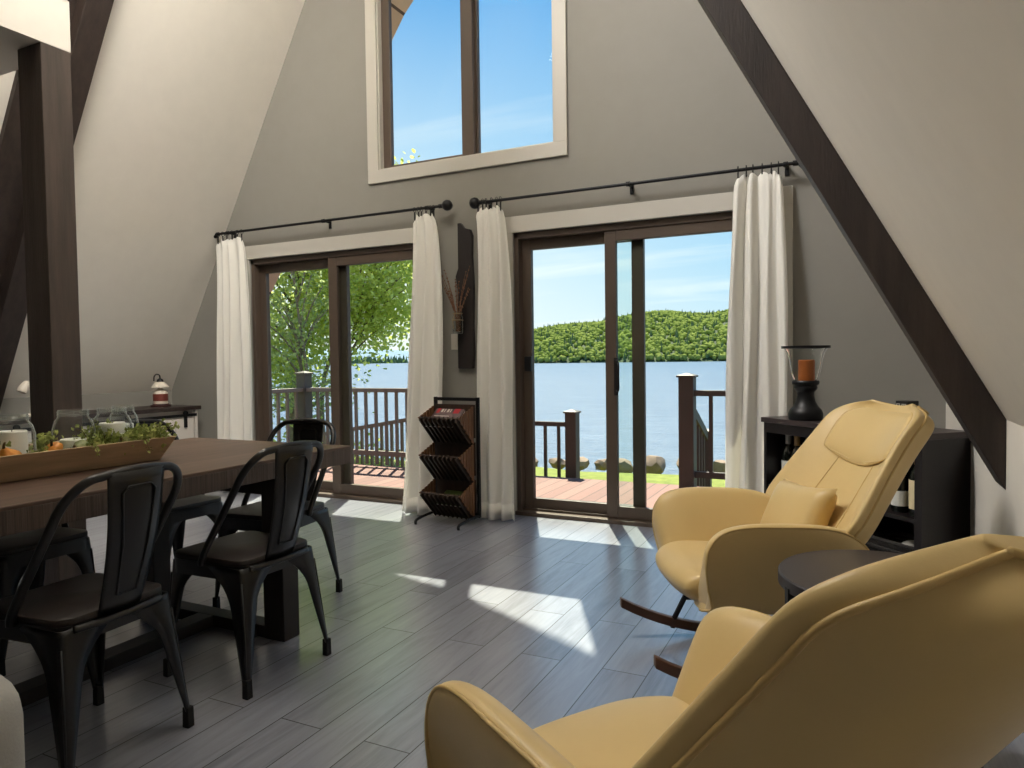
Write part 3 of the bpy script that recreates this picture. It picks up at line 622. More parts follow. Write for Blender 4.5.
def curtain(xt, xb, zt, zb, yb, folds, seed, label, corner=0):
    g = random.Random(seed); nu = 90; nv = 40; rows = []
    ph = [g.uniform(0, 6.28) for _ in range(4)]
    for j in range(nv + 1):
        v = j / nv; rw = []
        a = xt[0] + (xb[0] - xt[0]) * v ** 0.6; c = xt[1] + (xb[1] - xt[1]) * v ** 0.6
        y0 = RY + (yb - RY) * v ** 1.2
        for i in range(nu + 1):
            u = i / nu; w = u + 0.02 * math.sin(2 * PI * u * 2 + ph[0] + v * 1.4)
            amp = 0.014 + 0.016 * min(1, v * 3) + 0.010 * math.sin(ph[1] + 5 * u)
            y = y0 + amp * math.sin(2 * PI * folds * w + ph[2] + 0.6 * v * math.sin(4 * u + ph[3])) + 0.003 * math.sin(2 * PI * folds * 2.3 * u + ph[3] + v * 2) + 0.012 * v * math.sin(2 * PI * 1.3 * u + ph[0])
            drop = 0.0
            if j < 9:
                k = (9 - j) / 9; drop = 0.022 * (1 - abs(math.cos(PI * u * 5))) * k + (0.06 * k * max(0, (abs(u - .5) - .36) / .14) ** 2)
            x = a + (c - a) * u + 0.006 * math.sin(9 * v + u * 11)
            rw.append((x, y, zt + (zb - zt) * v - drop))
        rows.append(rw)
    cx = (xt[0] + xt[1]) / 2
    root = thing('curtain', label, 'curtain', (cx, RY, zb), 0, 'white curtains at the glass doors')
    loc = lambda p: (p[0] - cx, p[1] - RY, p[2] - zb)
    o = MB().grid([[loc(p) for p in r] for r in rows]).build('cloth', 'curtain', root, smooth=True, solid=0.0025, recalc=False)
    hm = int(nv * 0.955); MB().grid([[(p[0] - cx, p[1] - RY - .003, p[2] - zb) for p in r] for r in rows[hm:hm + 1] + rows[-1:]]).build('hem', 'curtain', root, smooth=True, solid=0.002, recalc=False)
    for k in range(6):
        u = (k + 0.5) / 6 if k not in (0, 5) else (0.07 if k == 0 else 0.93); p = rows[0][int(u * nu)]
        x = p[0] - cx; zz = 2.31 - zb
        q = MB(); q.tube([(x, 0.019 * math.cos(t), zz + 0.019 * math.sin(t)) for t in [2 * PI * n / 14 for n in range(14)]], 0.0022, 6, closed=True)
        q.box(x - .004, x + .004, -.004, .004, p[2] - zb - .012, zz - 0.018); q.build('ring_clip', 'black', root)
    return root
curtain((-5.17, -4.82), (-5.12, -4.66), 2.265, 0.015, 4.48, 4, 1, 'white curtain at the far left of the left glass door')
curtain((-3.05, -2.84), (-3.05, -2.70), 2.27, 0.015, 4.35, 3, 2, 'white curtain between the left glass door and the basket rack')
curtain((-2.495, -2.27), (-2.45, -2.13), 2.265, 0.015, 4.40, 3, 3, 'white curtain just left of the right glass door, beside the wall plank')
curtain((-0.66, -0.375), (-0.715, -0.33), 2.275, 0.015, 4.45, 3.5, 4, 'white curtain at the right end of the right glass door, beside the wine cabinet')

# ---------------------------------------------------------------- wall plank sconce, twigs, switch
r = thing('wall_plank', 'dark live edge plank hung upright between the two doors with a glass jar strapped on', 'wall decoration', (-2.625, D - 0.001, 1.085))
pts = [(-.075, .0), (.055, .0), (.065, .12), (.060, .35), (.068, .6), (.058, .85), (.062, 1.0), (.045, 1.045), (-.005, 1.06), (-.035, 1.10), (-.062, 1.10), (-.062, .76), (-.085, .70), (-.07, .6), (-.075, .3)]
MB().prism(pts, -0.035, 0.0, 'Y').build('plank', 'plankw', r, bevel=0.006)
j = MB().lathe([(0, .0), (.036, 0), (.040, .01), (.040, .12), (.030, .145), (.030, .165), (.027, .165), (.027, .145), (.037, .118), (.037, .012), (0, .008)], 18, (-.045, -.080, .265)).build('glass_jar', 'jar', r, smooth=True, angle=.6)
q = MB(); q.tube([(-.045 + .042 * math.cos(t), -.080 + .042 * math.sin(t), .365) for t in [2 * PI * k / 20 for k in range(20)]], .003, 6, closed=True); q.tube([(-.045 + .034 * math.cos(t), -.080 + .034 * math.sin(t), .415) for t in [2 * PI * k / 20 for k in range(20)]], .004, 6, closed=True); q.tube(bez([(-.045, -.116, .415), (-.06, -.125, .36), (-.055, -.122, .30)], 5), .003, 5)
q.build('twine', 'twine', r)
MB().box(-.062, -.028, -.042, -.034, .33, .40).build('bracket', 'black', r)
g = random.Random(9); root = thing('dried_twigs', 'bundle of dried brown budding twigs standing in the wall jar', 'dried flowers', (-2.67, D - 0.081, 1.362)); T = MB(); Bd = MB()
for k in range(16):
    a = g.uniform(-1.2, 1.2); l = g.uniform(.30, .50); e = Vector((math.sin(a) * .16 - .03, g.uniform(-.07, .03), l))
    mid = Vector((e.x * .3, e.y * .3, l * .5)); p = bez([(g.uniform(-.015, .015), g.uniform(-.015, .015), 0), mid, e], 6); T.tube(p, [.0035 * (1 - i / 20) for i in range(len(p))], 5)
    for n in range(5, len(p), 1):
        s = g.uniform(.004, .008); T.blob((p[n].x + g.uniform(-.003, .003), p[n].y, p[n].z), s, 1)
T.build('twigs', 'twig', root, smooth=True)
r = thing('light_switch', 'white rocker light switch on the wall between the doors', 'switch', (-2.738, D - .0005, 1.29))
MB().box(-.036, .036, -.007, 0, -.06, .06).build('plate', 'switch', r, bevel=0.003); MB().box(-.016, .016, -.012, -.006, -.033, .033).build('rocker', 'switch', r, bevel=0.002)

# ---------------------------------------------------------------- tilted basket rack
r = thing('basket_rack', 'tall dark rack with three tilted slatted bins standing between the curtains', 'magazine rack', (-2.555, 4.24, 0.0), -0.10)
X0, X1 = -0.185, 0.185
for x in (X0, X1): MB().box(x - .011, x + .011, 0.09, 0.112, 0.035, 0.885).build('upright', 'black', r, bevel=0.002)
MB().box(X0, X1, .092, .110, .86, .882).build('top_rail', 'black', r)
for x in (X0, X1): MB().tube(bez([(x, .10, .05), (x, -.02, .045), (x, -.14, .03), (x, -.15, .0)], 6), .010, 8).build('leg', 'black', r, smooth=True, angle=.7)
MB().box(X0, X1, .094, .108, .05, .065).build('lower_rail', 'black', r)
for k, zb in enumerate((0.60, 0.335, 0.07)):
    fb = (0.06, zb - .04); ft = (-0.115, zb + .15); bt = (0.088, zb + .235)
    n = (-.62, -.78)
    bn = MB()
    bn.box(X0 + .012, X1 - .012, .078, .088, zb, zb + .235)
    p = [(fb[0], fb[1]), (ft[0], ft[1]), (ft[0] + .010, ft[1] + .006), (fb[0] + .012, fb[1] + .012)]
    bn.prism(p, X0 + .012, X1 - .012, 'X')
    o = bn.build('bin', 'rackwood', r)
    for i in range(9):
        x = X0 + .03 + i * (X1 - X0 - .06) / 8
        MB().bar((x, fb[0] - .008, fb[1] + .010), (x, ft[0] - .003, ft[1] - .002), .0395, .007, (1, 0, 0)).build('slat', 'rackwood', o)
    for sx in (X0 + .014, X1 - .014):
        sd = MB()
        for i in range(6):
            t = i / 5.5; y = fb[0] + (ft[0] - fb[0]) * t; zl = fb[1] + (ft[1] - fb[1]) * t; zt = bt[1] + (ft[1] - bt[1]) * ((bt[0] - y) / (bt[0] - ft[0])); zt = max(zt, zl + .012)
            sd.hexa([(sx - .004, y, zl), (sx + .004, y, zl), (sx + .004, y - .024, zl + .018), (sx - .004, y - .024, zl + .018)], [(sx - .004, y, zt), (sx + .004, y, zt), (sx + .004, y - .024, zt - .006), (sx - .004, y - .024, zt - .006)])
        sd.build('side_slats', 'rackin', o)
rackM = Matrix.Translation((-2.555, 4.24, 0)) @ Matrix.Rotation(-0.10, 4, 'Z')
def in_rack(o, x, y, z, rx): o.matrix_world = rackM @ Matrix.Translation((x, y, z)) @ Matrix.Rotation(rx, 4, 'X')
for k in range(4):
    root = thing('magazine', ('front magazine with a grey cover and red title in the top bin', 'second magazine in the top bin with a dark red corner badge', 'third magazine leaning in the top bin behind the badge cover', 'rearmost dark magazine against the back of the top bin')[k], 'magazine', (0, 0, 0), 0, 'magazines in the top bin')
    w = .24 - .01 * k; MB().box(-w / 2, w / 2, -.0035, .0035, 0, .215 - .008 * (3 - k)).build('pages', 'page', root)
    MB().box(-w / 2 - .001, w / 2 + .001, -.0046, -.0036, 0, .216 - .008 * (3 - k)).build('cover', 'mag', root)
    if k < 2:
        q = MB()
        if k == 0: q.box(-.104, -.078, -.0056, -.0046, .140, .192)
        q.box(.045, .095, -.0056, -.0046, .138, .192); q.build('badge', 'magred', root)
        q = MB()
        for i in range(4): q.box(-.065 + i * .026, -.065 + i * .026 + (.008 if i % 2 else .015), -.0054, -.0046, .150, .182)
        for i in range(3): q.box(-.10, .03 - .02 * i, -.0054, -.0046, .105 - .022 * i, .112 - .022 * i)
        q.build('print', 'page', root)
    in_rack(root, -.035 + .012 * k, -.068 + .019 * k, .685 - .004 * k, -.92 + .05 * k)
root = thing('booklet', 'olive green booklet lying in the lowest bin', 'book', (0, 0, 0)); MB().box(-.11, .11, -.004, .004, 0, .15).build('pages', 'page', root); MB().box(-.111, .111, -.0055, -.004, 0, .151).build('cover', 'greenbook', root)
in_rack(root, .03, -.050, .135, -1.05)

# ---------------------------------------------------------------- white sideboard along the left knee wall
r = thing('sideboard', 'white barn door sideboard with dark top under the left slope', 'sideboard', (-5.66, 3.30, 0))
X0, X1, Y0, Y1 = -.24, .235, -1.25, 1.27
MB().box(X0, X1 - .03, Y0, Y1 - .02, .06, .73).build('carcass', 'side_white', r, bevel=.003)
MB().box(X0, X1 + .015, Y0 - .01, Y1 + .01, .73, .765).build('top', 'sidetopw', r, bevel=.003)
for y in (Y0 + .05, Y1 - .07):
    for x in (X0 + .03, X1 - .07): MB().box(x, x + .05, y - .025, y + .025, 0, .06).build('foot', 'side_white', r)
MB().box(X1 - .005, X1 + .003, Y0 + .03, Y1 - .03, .672, .697).build('rail', 'black', r)
for k, (a, c) in enumerate(((Y0 + .08, -.45), (-.40, .35), (.47, Y1 - .06))):
    d = MB().box(X1 - .028, X1 - .008, a, c, .10, .66).build('door', 'side_white', r, bevel=.003)
    q = MB()
    for i in range(1, int((c - a) / .11)): y = a + i * .11; q.box(X1 - .0085, X1 - .0070, y - .002, y + .002, .16, .60)
    q.build('groove', 'sideline', d)
    for y in (a + .09, c - .09):
        q = MB(); q.box(X1 - .008, X1 + .006, y - .014, y + .014, .575, .70); q.tube([(X1 - .006, y, .703), (X1 + .010, y, .703)], .022, 14); q.build('hanger', 'black', d)
MB().box(X1 - .03, X1 - .001, Y1 - .045, Y1 - .02, .06, .73).build('end_stile', 'side_white', r)
# lighthouse lantern
r = thing('lantern_figurine', 'small white and red lantern shaped figurine on the end of the sideboard', 'figurine', (-5.62, 4.32, .765))
MB().lathe([(0, 0), (.085, 0), (.085, .018), (.07, .022), (.066, .03), (0, .03)], 20).build('base', 'base_r', r, smooth=True, angle=.5)
MB().lathe([(0, .03), (.058, .03), (.060, .05), (.060, .125), (.050, .145), (.030, .155), (.018, .16), (.018, .178), (0, .178)], 20).build('body', 'cream', r, smooth=True, angle=.6)
MB().lathe([(.0605, .055), (.0625, .055), (.0625, .118), (.0605, .118)], 20).build('band', 'red', r, smooth=True, angle=.5)
MB().lathe([(.074, .178), (.070, .184), (.050, .21), (.028, .228), (.02, .232), (.0, .233)], 20).build('shade', 'cream', r, smooth=True, angle=.6)
MB().lathe([(.03, .226), (.026, .245), (.012, .256), (0, .258)], 16).tube(bez([(0, 0, .25), (0, -.005, .285), (0, -.035, .295), (0, -.058, .275), (0, -.062, .235)], 6), .006, 8).build('cap_hook', 'black', r, smooth=True, angle=.7)
# white desk lamp left of the post
r = thing('table_lamp', 'small white table lamp on the sideboard just left of the post', 'lamp', (-5.65, 3.215, .765))
MB().lathe([(0, 0), (.065, 0), (.065, .012), (.02, .02), (0, .02)], 20).build('base', 'cream', r, smooth=True, angle=.5)
MB().tube(bez([(0, 0, .02), (0, .02, .10), (0, .03, .17), (0, 0, .225), (0, -.03, .24)], 6), .007, 8).build('stem', 'white', r, smooth=True)
q = MB().lathe([(.004, 0), (.016, .0), (.026, -.02), (.036, -.06), (.034, -.09), (.030, -.09), (.032, -.06), (.022, -.02), (.004, -.008)], 20)
o = q.build('lamp_shade', 'cream', r, smooth=True, angle=.7); o.location = (0, -.015, .265); o.rotation_euler = (-.5, 0, 0)

# ---------------------------------------------------------------- dining table
TX0, TX1, TY0, TY1, TZ = -3.10, -2.075, 0.42, 2.575, 0.76
r = thing('dining_table', 'long dark brown wooden dining table on a dark trestle frame', 'table', ((TX0 + TX1) / 2, (TY0 + TY1) / 2, 0)); hx = (TX1 - TX0) / 2; hy = (TY1 - TY0) / 2
MB().box(-hx + .002, hx - .002, -hy + .002, hy - .002, TZ - .012, TZ).build('tabletop', 'table', r, bevel=.003)
MB().box(-hx, hx, -hy, hy, TZ - .08, TZ - .011).build('edge_band', 'tableedge', r, bevel=.003)
for y in (2.185, 0.80):
    yy = y - (TY0 + TY1) / 2
    for x in (-hx + .18, hx - .065): MB().hexa([(x - .055, yy - .045, 0), (x + .055, yy - .045, 0), (x + .055, yy + .045, 0), (x - .055, yy + .045, 0)], [(x - .055, yy - .045, TZ - .08), (x + .055, yy - .045, TZ - .08), (x + .055, yy + .045, TZ - .08), (x - .055, yy + .045, TZ - .08)]).build('leg', 'tableleg', r, bevel=.004)
    MB().box(-hx + .235, hx - .12, yy - .04, yy + .04, 0.0, .05).build('foot_rail', 'tableleg', r, bevel=.003)
    MB().box(-hx + .235, hx - .12, yy - .04, yy + .04, TZ - .16, TZ - .08).build('top_rail', 'tableleg', r)
y0, y1 = 0.84 - (TY0 + TY1) / 2, 2.145 - (TY0 + TY1) / 2
MB().box(.0, .09, y0, y1, 0.0, .05).build('stretcher', 'tableleg', r, bevel=.003)

# tray with jars, candles, gourds and garland
r = thing('wooden_tray', 'long narrow light wood trough centrepiece on the dining table', 'tray', (-2.60, 1.32, TZ))
ly0, ly1 = -.62, .60
def ring(wx, y0, y1, z): return [(-wx, y0, z), (wx, y0, z), (wx, y1, z), (-wx, y1, z)]
o4 = [ring(.09, ly0, ly1, 0), ring(.155, ly0 - .05, ly1 + .03, .095), ring(.143, ly0 - .038, ly1 + .018, .095), ring(.080, ly0 + .012, ly1 - .012, .013)]
b = MB(); vs = [p for q in o4 for p in q]; fs = [(3, 2, 1, 0), (12, 13, 14, 15)]
for k in range(3): fs += [(k * 4 + i, k * 4 + (i + 1) % 4, k * 4 + 4 + (i + 1) % 4, k * 4 + 4 + i) for i in range(4)]
b.add(vs, fs).build('trough', 'tray', r, bevel=.003)
JZ = TZ + .013
jl = ['glass jar with a tall white candle at the left edge of the trough', 'second glass jar in the trough, with a low white candle, in front of the post', 'third glass jar in the trough, with a tall white candle tilted to the light', 'rightmost glass jar in the trough, half hidden behind the third jar']
for k, (y, x, ch) in enumerate(((1.425, -2.615, .135), (1.640, -2.615, .085), (1.775, -2.590, .135), (1.875, -2.665, .12))):
    s = 1.0 if k < 3 else .80
    j = thing('candle_jar', jl[k], 'jar', (x, y, JZ), 0, 'glass jars in the trough')
    prof = [(0, 0), (.060, 0), (.068, .008), (.070, .03), (.070, .135), (.062, .165), (.050, .18), (.050, .205), (.047, .206)]
    MB().lathe([(a * s, c) for a, c in prof], 28).build('glass', 'jar', j, smooth=True, angle=.8)
    q = MB()
    for zz in (.188, .198): q.tube([(.0505 * s * math.cos(t), .0505 * s * math.sin(t), zz) for t in [2 * PI * n / 26 for n in range(26)]], .0025, 6, closed=True)
    q.build('thread', 'jar', j, smooth=True)
    c = thing('pillar_candle', ('tall white pillar candle inside the leftmost jar', 'short white pillar candle inside the jar before the post', 'tall white pillar candle inside the third jar', 'white pillar candle inside the rightmost jar')[k], 'candle', (x, y, JZ + .009), 0, 'white candles in jars')
    MB().lathe([(0, 0), (.046 * s, 0), (.046 * s, ch), (.043 * s, ch + .004), (.034 * s, ch - .008), (0, ch - .010)], 24).build('wax', 'candlew', c, smooth=True, angle=.5)
    MB().tube([(0, 0, ch - .012), (.001, 0, ch + .006)], .0015, 6).build('wick', 'wick', c)
def gourd(name, label, x, y, z, s, m_, pear, rx):
    o = thing(name, label, 'gourd', (x, y, z), 0, 'gourds in the trough'); o.rotation_euler = (rx, 0, .4); n = 28; vs = []
    prof = [(0, 0), (.5, .03), (.85, .2), (1, .5), (.9, .8), (.62 if pear else .7, 1.05 if pear else 1.0), (.38 if pear else .35, 1.35 if pear else 1.12), (.2, 1.55 if pear else 1.16), (0, 1.6 if pear else 1.14)]
    b = MB().lathe([(a * s, c * s) for a, c in prof], n)
    b.v = [(x_ * (1 + .04 * math.cos(8 * math.atan2(y_, x_))), y_ * (1 + .04 * math.cos(8 * math.atan2(y_, x_))), z_) for x_, y_, z_ in b.v]
    b.build('flesh', m_, o, smooth=True); zt = (1.58 if pear else 1.12) * s
    MB().tube([(0, 0, zt), (.004, .002, zt + .012), (.010, .004, zt + .02)], [.005, .004, .003], 6).build('stem', 'stem', o, smooth=True)
gourd('orange_gourd', 'pear shaped orange gourd at the left end of the trough', -2.515, 1.365, TZ + .062, .038, 'orange', True, .5)
gourd('orange_gourd', 'small orange gourd between the two left jars', -2.535, 1.525, TZ + .078, .030, 'orange', False, .7)
gourd('green_gourd', 'pale green gourd before the second jar', -2.495, 1.60, TZ + .084, .030, 'green', True, 1.35)
gourd('green_gourd', 'small green gourd before the third jar', -2.50, 1.765, TZ + .085, .024, 'green', False, 1.1)
g = random.Random(21); L = MB(); St = MB()
def sprig(p0, p1, n, sp):
    pth = bez([p0, Vector(p0).lerp(Vector(p1), .5) + Vector((0, 0, .02)), p1], 6); St.tube(pth, .0018, 4)
    for k in range(n):
        c = pth[g.randrange(len(pth))]; p = Vector((c.x + g.gauss(0, sp), c.y + g.gauss(0, sp), c.z + g.gauss(0, sp * .8)))
        e = Euler((g.gauss(0, .8), g.gauss(0, .8), g.uniform(0, 6))).to_matrix(); q = .0135 * g.uniform(.7, 1.4)
        L.add([p + e @ Vector(v) * q for v in ((-.6, 0, 0), (0, -.45, .1), (.7, 0, -.08), (0, .45, .1))], [(0, 1, 2, 3)])
def band(y0, y1, n, x0=-2.52, x1=-2.70, z0=.085, z1=.13, sp=.016):
    for k in range(n):
        y = g.uniform(y0, y1); x = g.uniform(x1, x0); sprig((x, y, TZ + z0 - .02), (x + g.uniform(-.03, .03), y + g.uniform(-.05, .05), TZ + g.uniform(z0, z1)), 36, sp)
band(1.42, 1.60, 10, -2.53, -2.55, .06, .085, .010); band(1.66, 1.80, 14, -2.50, -2.56, .075, .12, .014); band(1.74, 1.92, 26, -2.49, -2.56, .08, .125, .015); band(1.84, 1.91, 20, -2.48, -2.58, .09, .14, .016); band(.75, 1.35, 30, -2.5, -2.7, .08, .12, .016)
band(1.69, 1.74, 12, -2.56, -2.64, .10, .17, .016); band(1.52, 1.56, 6, -2.62, -2.68, .09, .13, .014)
for y in (1.60, 1.80): sprig((-2.46, y, TZ + .10), (-2.425, y + .01, TZ + .055), 16, .007)
r = thing('garland', 'leafy green garland spilling along the wooden trough', 'garland', (0, 0, 0), 0, None, 'stuff')
L.build('foliage', 'leaf_g', r, recalc=False); St.build('vine', 'stem', r)

# ---------------------------------------------------------------- black metal dining chairs
def make_metal_chair():
    r = thing('metal_dining_chair', 'x', 'chair', (0, 0, 0), 0, 'black metal dining chairs round the table')
    # seat: rounded slab, a bit narrower behind
    def outline(sx, sf, sb, rr):
        pts = []
        for cx, cy, a0 in ((sx - rr, sf - rr, 0), (-sx + rr, sf - rr, PI / 2), (-sx * .94 + rr, -sb + rr, PI), (sx * .94 - rr, -sb + rr, 1.5 * PI)):
            for k in range(7): a = a0 + k / 6 * PI / 2; pts.append((cx + rr * math.cos(a), cy + rr * math.sin(a)))
        return pts
    o_ = outline(.185, .185, .18, .055)
    MB().prism(o_, .435, .458, 'Z').build('seat', 'chairseat', r, bevel=.006, smooth=True, angle=.6)
    ap = MB(); oa = outline(.186, .186, .181, .056); ob = outline(.178, .178, .173, .05); n = len(oa)
    ap.add([(x, y, z) for z in (.385, .437) for x, y in oa] + [(x, y, z) for z in (.385, .437) for x, y in ob],
           [(i, (i + 1) % n, n + (i + 1) % n, n + i) for i in range(n)] + [(2 * n + (i + 1) % n, 2 * n + i, 3 * n + i, 3 * n + (i + 1) % n) for i in range(n)] + [((i + 1) % n, i, 2 * n + i, 2 * n + (i + 1) % n) for i in range(n)] + [(n + i, n + (i + 1) % n, 3 * n + (i + 1) % n, 3 * n + i) for i in range(n)])
    ap.build('apron', 'chairmetal', r, smooth=True, angle=.6)
    # legs: folded sheet, two flaring webs that make the arches, tapering to a foot
    for sx, sy in ((1, 1), (-1, 1), (1, -1), (-1, -1)):
        top = Vector((sx * .176, sy * .176, .43)); bot = Vector((sx * .205, sy * (.195 if sy > 0 else .225), .03))
        K = 22; wa = []; wb = []
        ins = .010
        for k in range(K + 1):
            t = k / K; c = top.lerp(bot, t); w = .015 + .062 * (1 - t) + .095 * max(0, 1 - t / .36) ** 2.2
            if t < .04: w = .172
            ax = Vector((-sx, 0, 0)); ay = Vector((0, -sy, 0)); cc = .016 * (1 - .3 * t)
            # rounded fold: tip on x web, bevel, tip on y web
            rowp = [c + ax * w, c + ax * max(cc, w * .55), c + ax * cc, c + (ax + ay) * cc * .3, c + ay * cc, c + ay * max(cc, w * .55), c + ay * w]
            wa.append(rowp)
        MB().grid(wa).build('leg', 'chairmetal', r, smooth=True, solid=.006)
        l = r.children[-1] if False else [o for o in C.objects if o.parent == r and o.name.startswith('leg')][-1]
        MB().hexa([bot + Vector((a * .013 - sx * .008, c * .013 - sy * .008, -.03)) for a, c in ((-1, -1), (1, -1), (1, 1), (-1, 1))], [bot + Vector((a * .012 - sx * .008, c * .012 - sy * .008, .035)) for a, c in ((-1, -1), (1, -1), (1, 1), (-1, 1))]).build('foot', 'rubber', l, bevel=.003)
        gr = MB(); gr.tube([top.lerp(bot, .12) + Vector((sx * .004, sy * .004, 0)) - Vector((sx, sy, 0)) * .006, bot.lerp(top, .06) + Vector((sx, sy, 0)) * -.004], .004, 6); gr.build('rib', 'chairmetal', l, smooth=True)
    # hoop back
    pts = []
    side = [(.190, .0, .43), (.192, -.012, .47), (.192, -.10, .60), (.190, -.19, .735)]
    arc = []
    for k in range(9):
        a = k / 8 * PI / 2; arc.append((.190 - .085 + .085 * math.cos(a), -.19 - .065 * math.sin(a) * 1.0, .735 + .105 * math.sin(a)))
    arc2 = [(.05, -.262, .846), (0, -.266, .848)]
    half = side + arc[1:] + arc2
    full = half + [(-x, y, z) for x, y, z in reversed(half[:-1])]
    MB().tube(bez(full, 3), .0130, 10).build('hoop', 'chairmetal', r, smooth=True)
    # back splat with an embossed panel
    def sp(u, v):  # u -1..1, v 0..1
        w = .068 + .024 * v; return Vector((u * w, -.176 - .090 * v - .018 * math.sin(PI * v) - .012 * (1 - u * u), .435 + .412 * v))
    g1 = [[sp(u / 6, v / 14) for u in range(-6, 7)] for v in range(15)]
    s_ = MB().grid(g1).build('splat', 'chairmetal', r, smooth=True, solid=.005)
    em = MB(); loop = [(-.45, .14), (.45, .14), (.52, .5), (.60, .86), (.40, .90), (-.40, .90), (-.60, .86), (-.52, .5)]
    dn = Vector((0, -.006, -.001)); dn2 = Vector((0, .006, .001))
    em.tube([sp(u, v) + dn for u, v in loop], .0035, 6, closed=True); em.tube([sp(u, v) + dn2 for u, v in loop], .0035, 6, closed=True)
    em.build('embossed_line', 'chairmetal', s_, smooth=True)
    MB().tube(bez([(-.14, -.178, .425), (-.06, -.192, .425), (.06, -.192, .425), (.14, -.178, .425)], 5), .011, 8).build('rear_rail', 'chairmetal', r, smooth=True)
    return r
ch = make_metal_chair()
CH = [(-2.085, 1.30, PI / 2 + .06, 'black metal dining chair nearest the camera, its back to us before the trough'),
      (-2.065, 1.925, PI / 2 - .02, 'second black metal chair on the near side, beside the far table corner'),
      (-2.47, 2.50, PI + .10, 'black metal dining chair at the window end of the table'),
      (-3.02, 1.66, -PI / 2 + .04, 'black metal chair on the far side of the table, opposite the nearest chair'),
      (-3.10, 2.42, -PI / 2 - .03, 'black metal chair on the far side near the sideboard, only its back tube showing'),
      (-3.02, 1.08, -PI / 2, 'black metal chair at the left edge, on the far side of the table')]
for k, (x, y, a, lab) in enumerate(CH):
    if k == 0:
        ch.location = (x, y, 0); ch.rotation_euler = (0, 0, a); ch['label'] = lab
    else: dup(ch, (x, y, 0), a, lab)

# ---------------------------------------------------------------- pale sofa at the lower left corner
r = thing('sofa', 'pale grey upholstered sofa corner at the lower left edge', 'sofa', (-1.62, 0.18, 0))
def soft(x0, x1, y0, y1, z0, z1, bev): return MB().box(x0, x1, y0, y1, z0, z1)
for nm, bx, bv_ in (('arm', (-.06, .275, -.55, .60, .08, .60), .11), ('seat_base', (-.42, -.06, -.55, .25, .08, .42), .05), ('backrest', (-.42, .0, -.72, -.45, .08, .72), .09)):
    o = MB().box(*bx).build(nm, 'sofa', r); q = o.modifiers.new('round', 'BEVEL'); q.width = bv_; q.segments = 6; o.data.shade_smooth()
for x, y in ((-.36, -.6), (.2, -.6), (.2, .3), (-.36, .15)): MB().box(x - .025, x + .025, y - .025, y + .025, 0, .085).build('foot', 'tableleg', r)

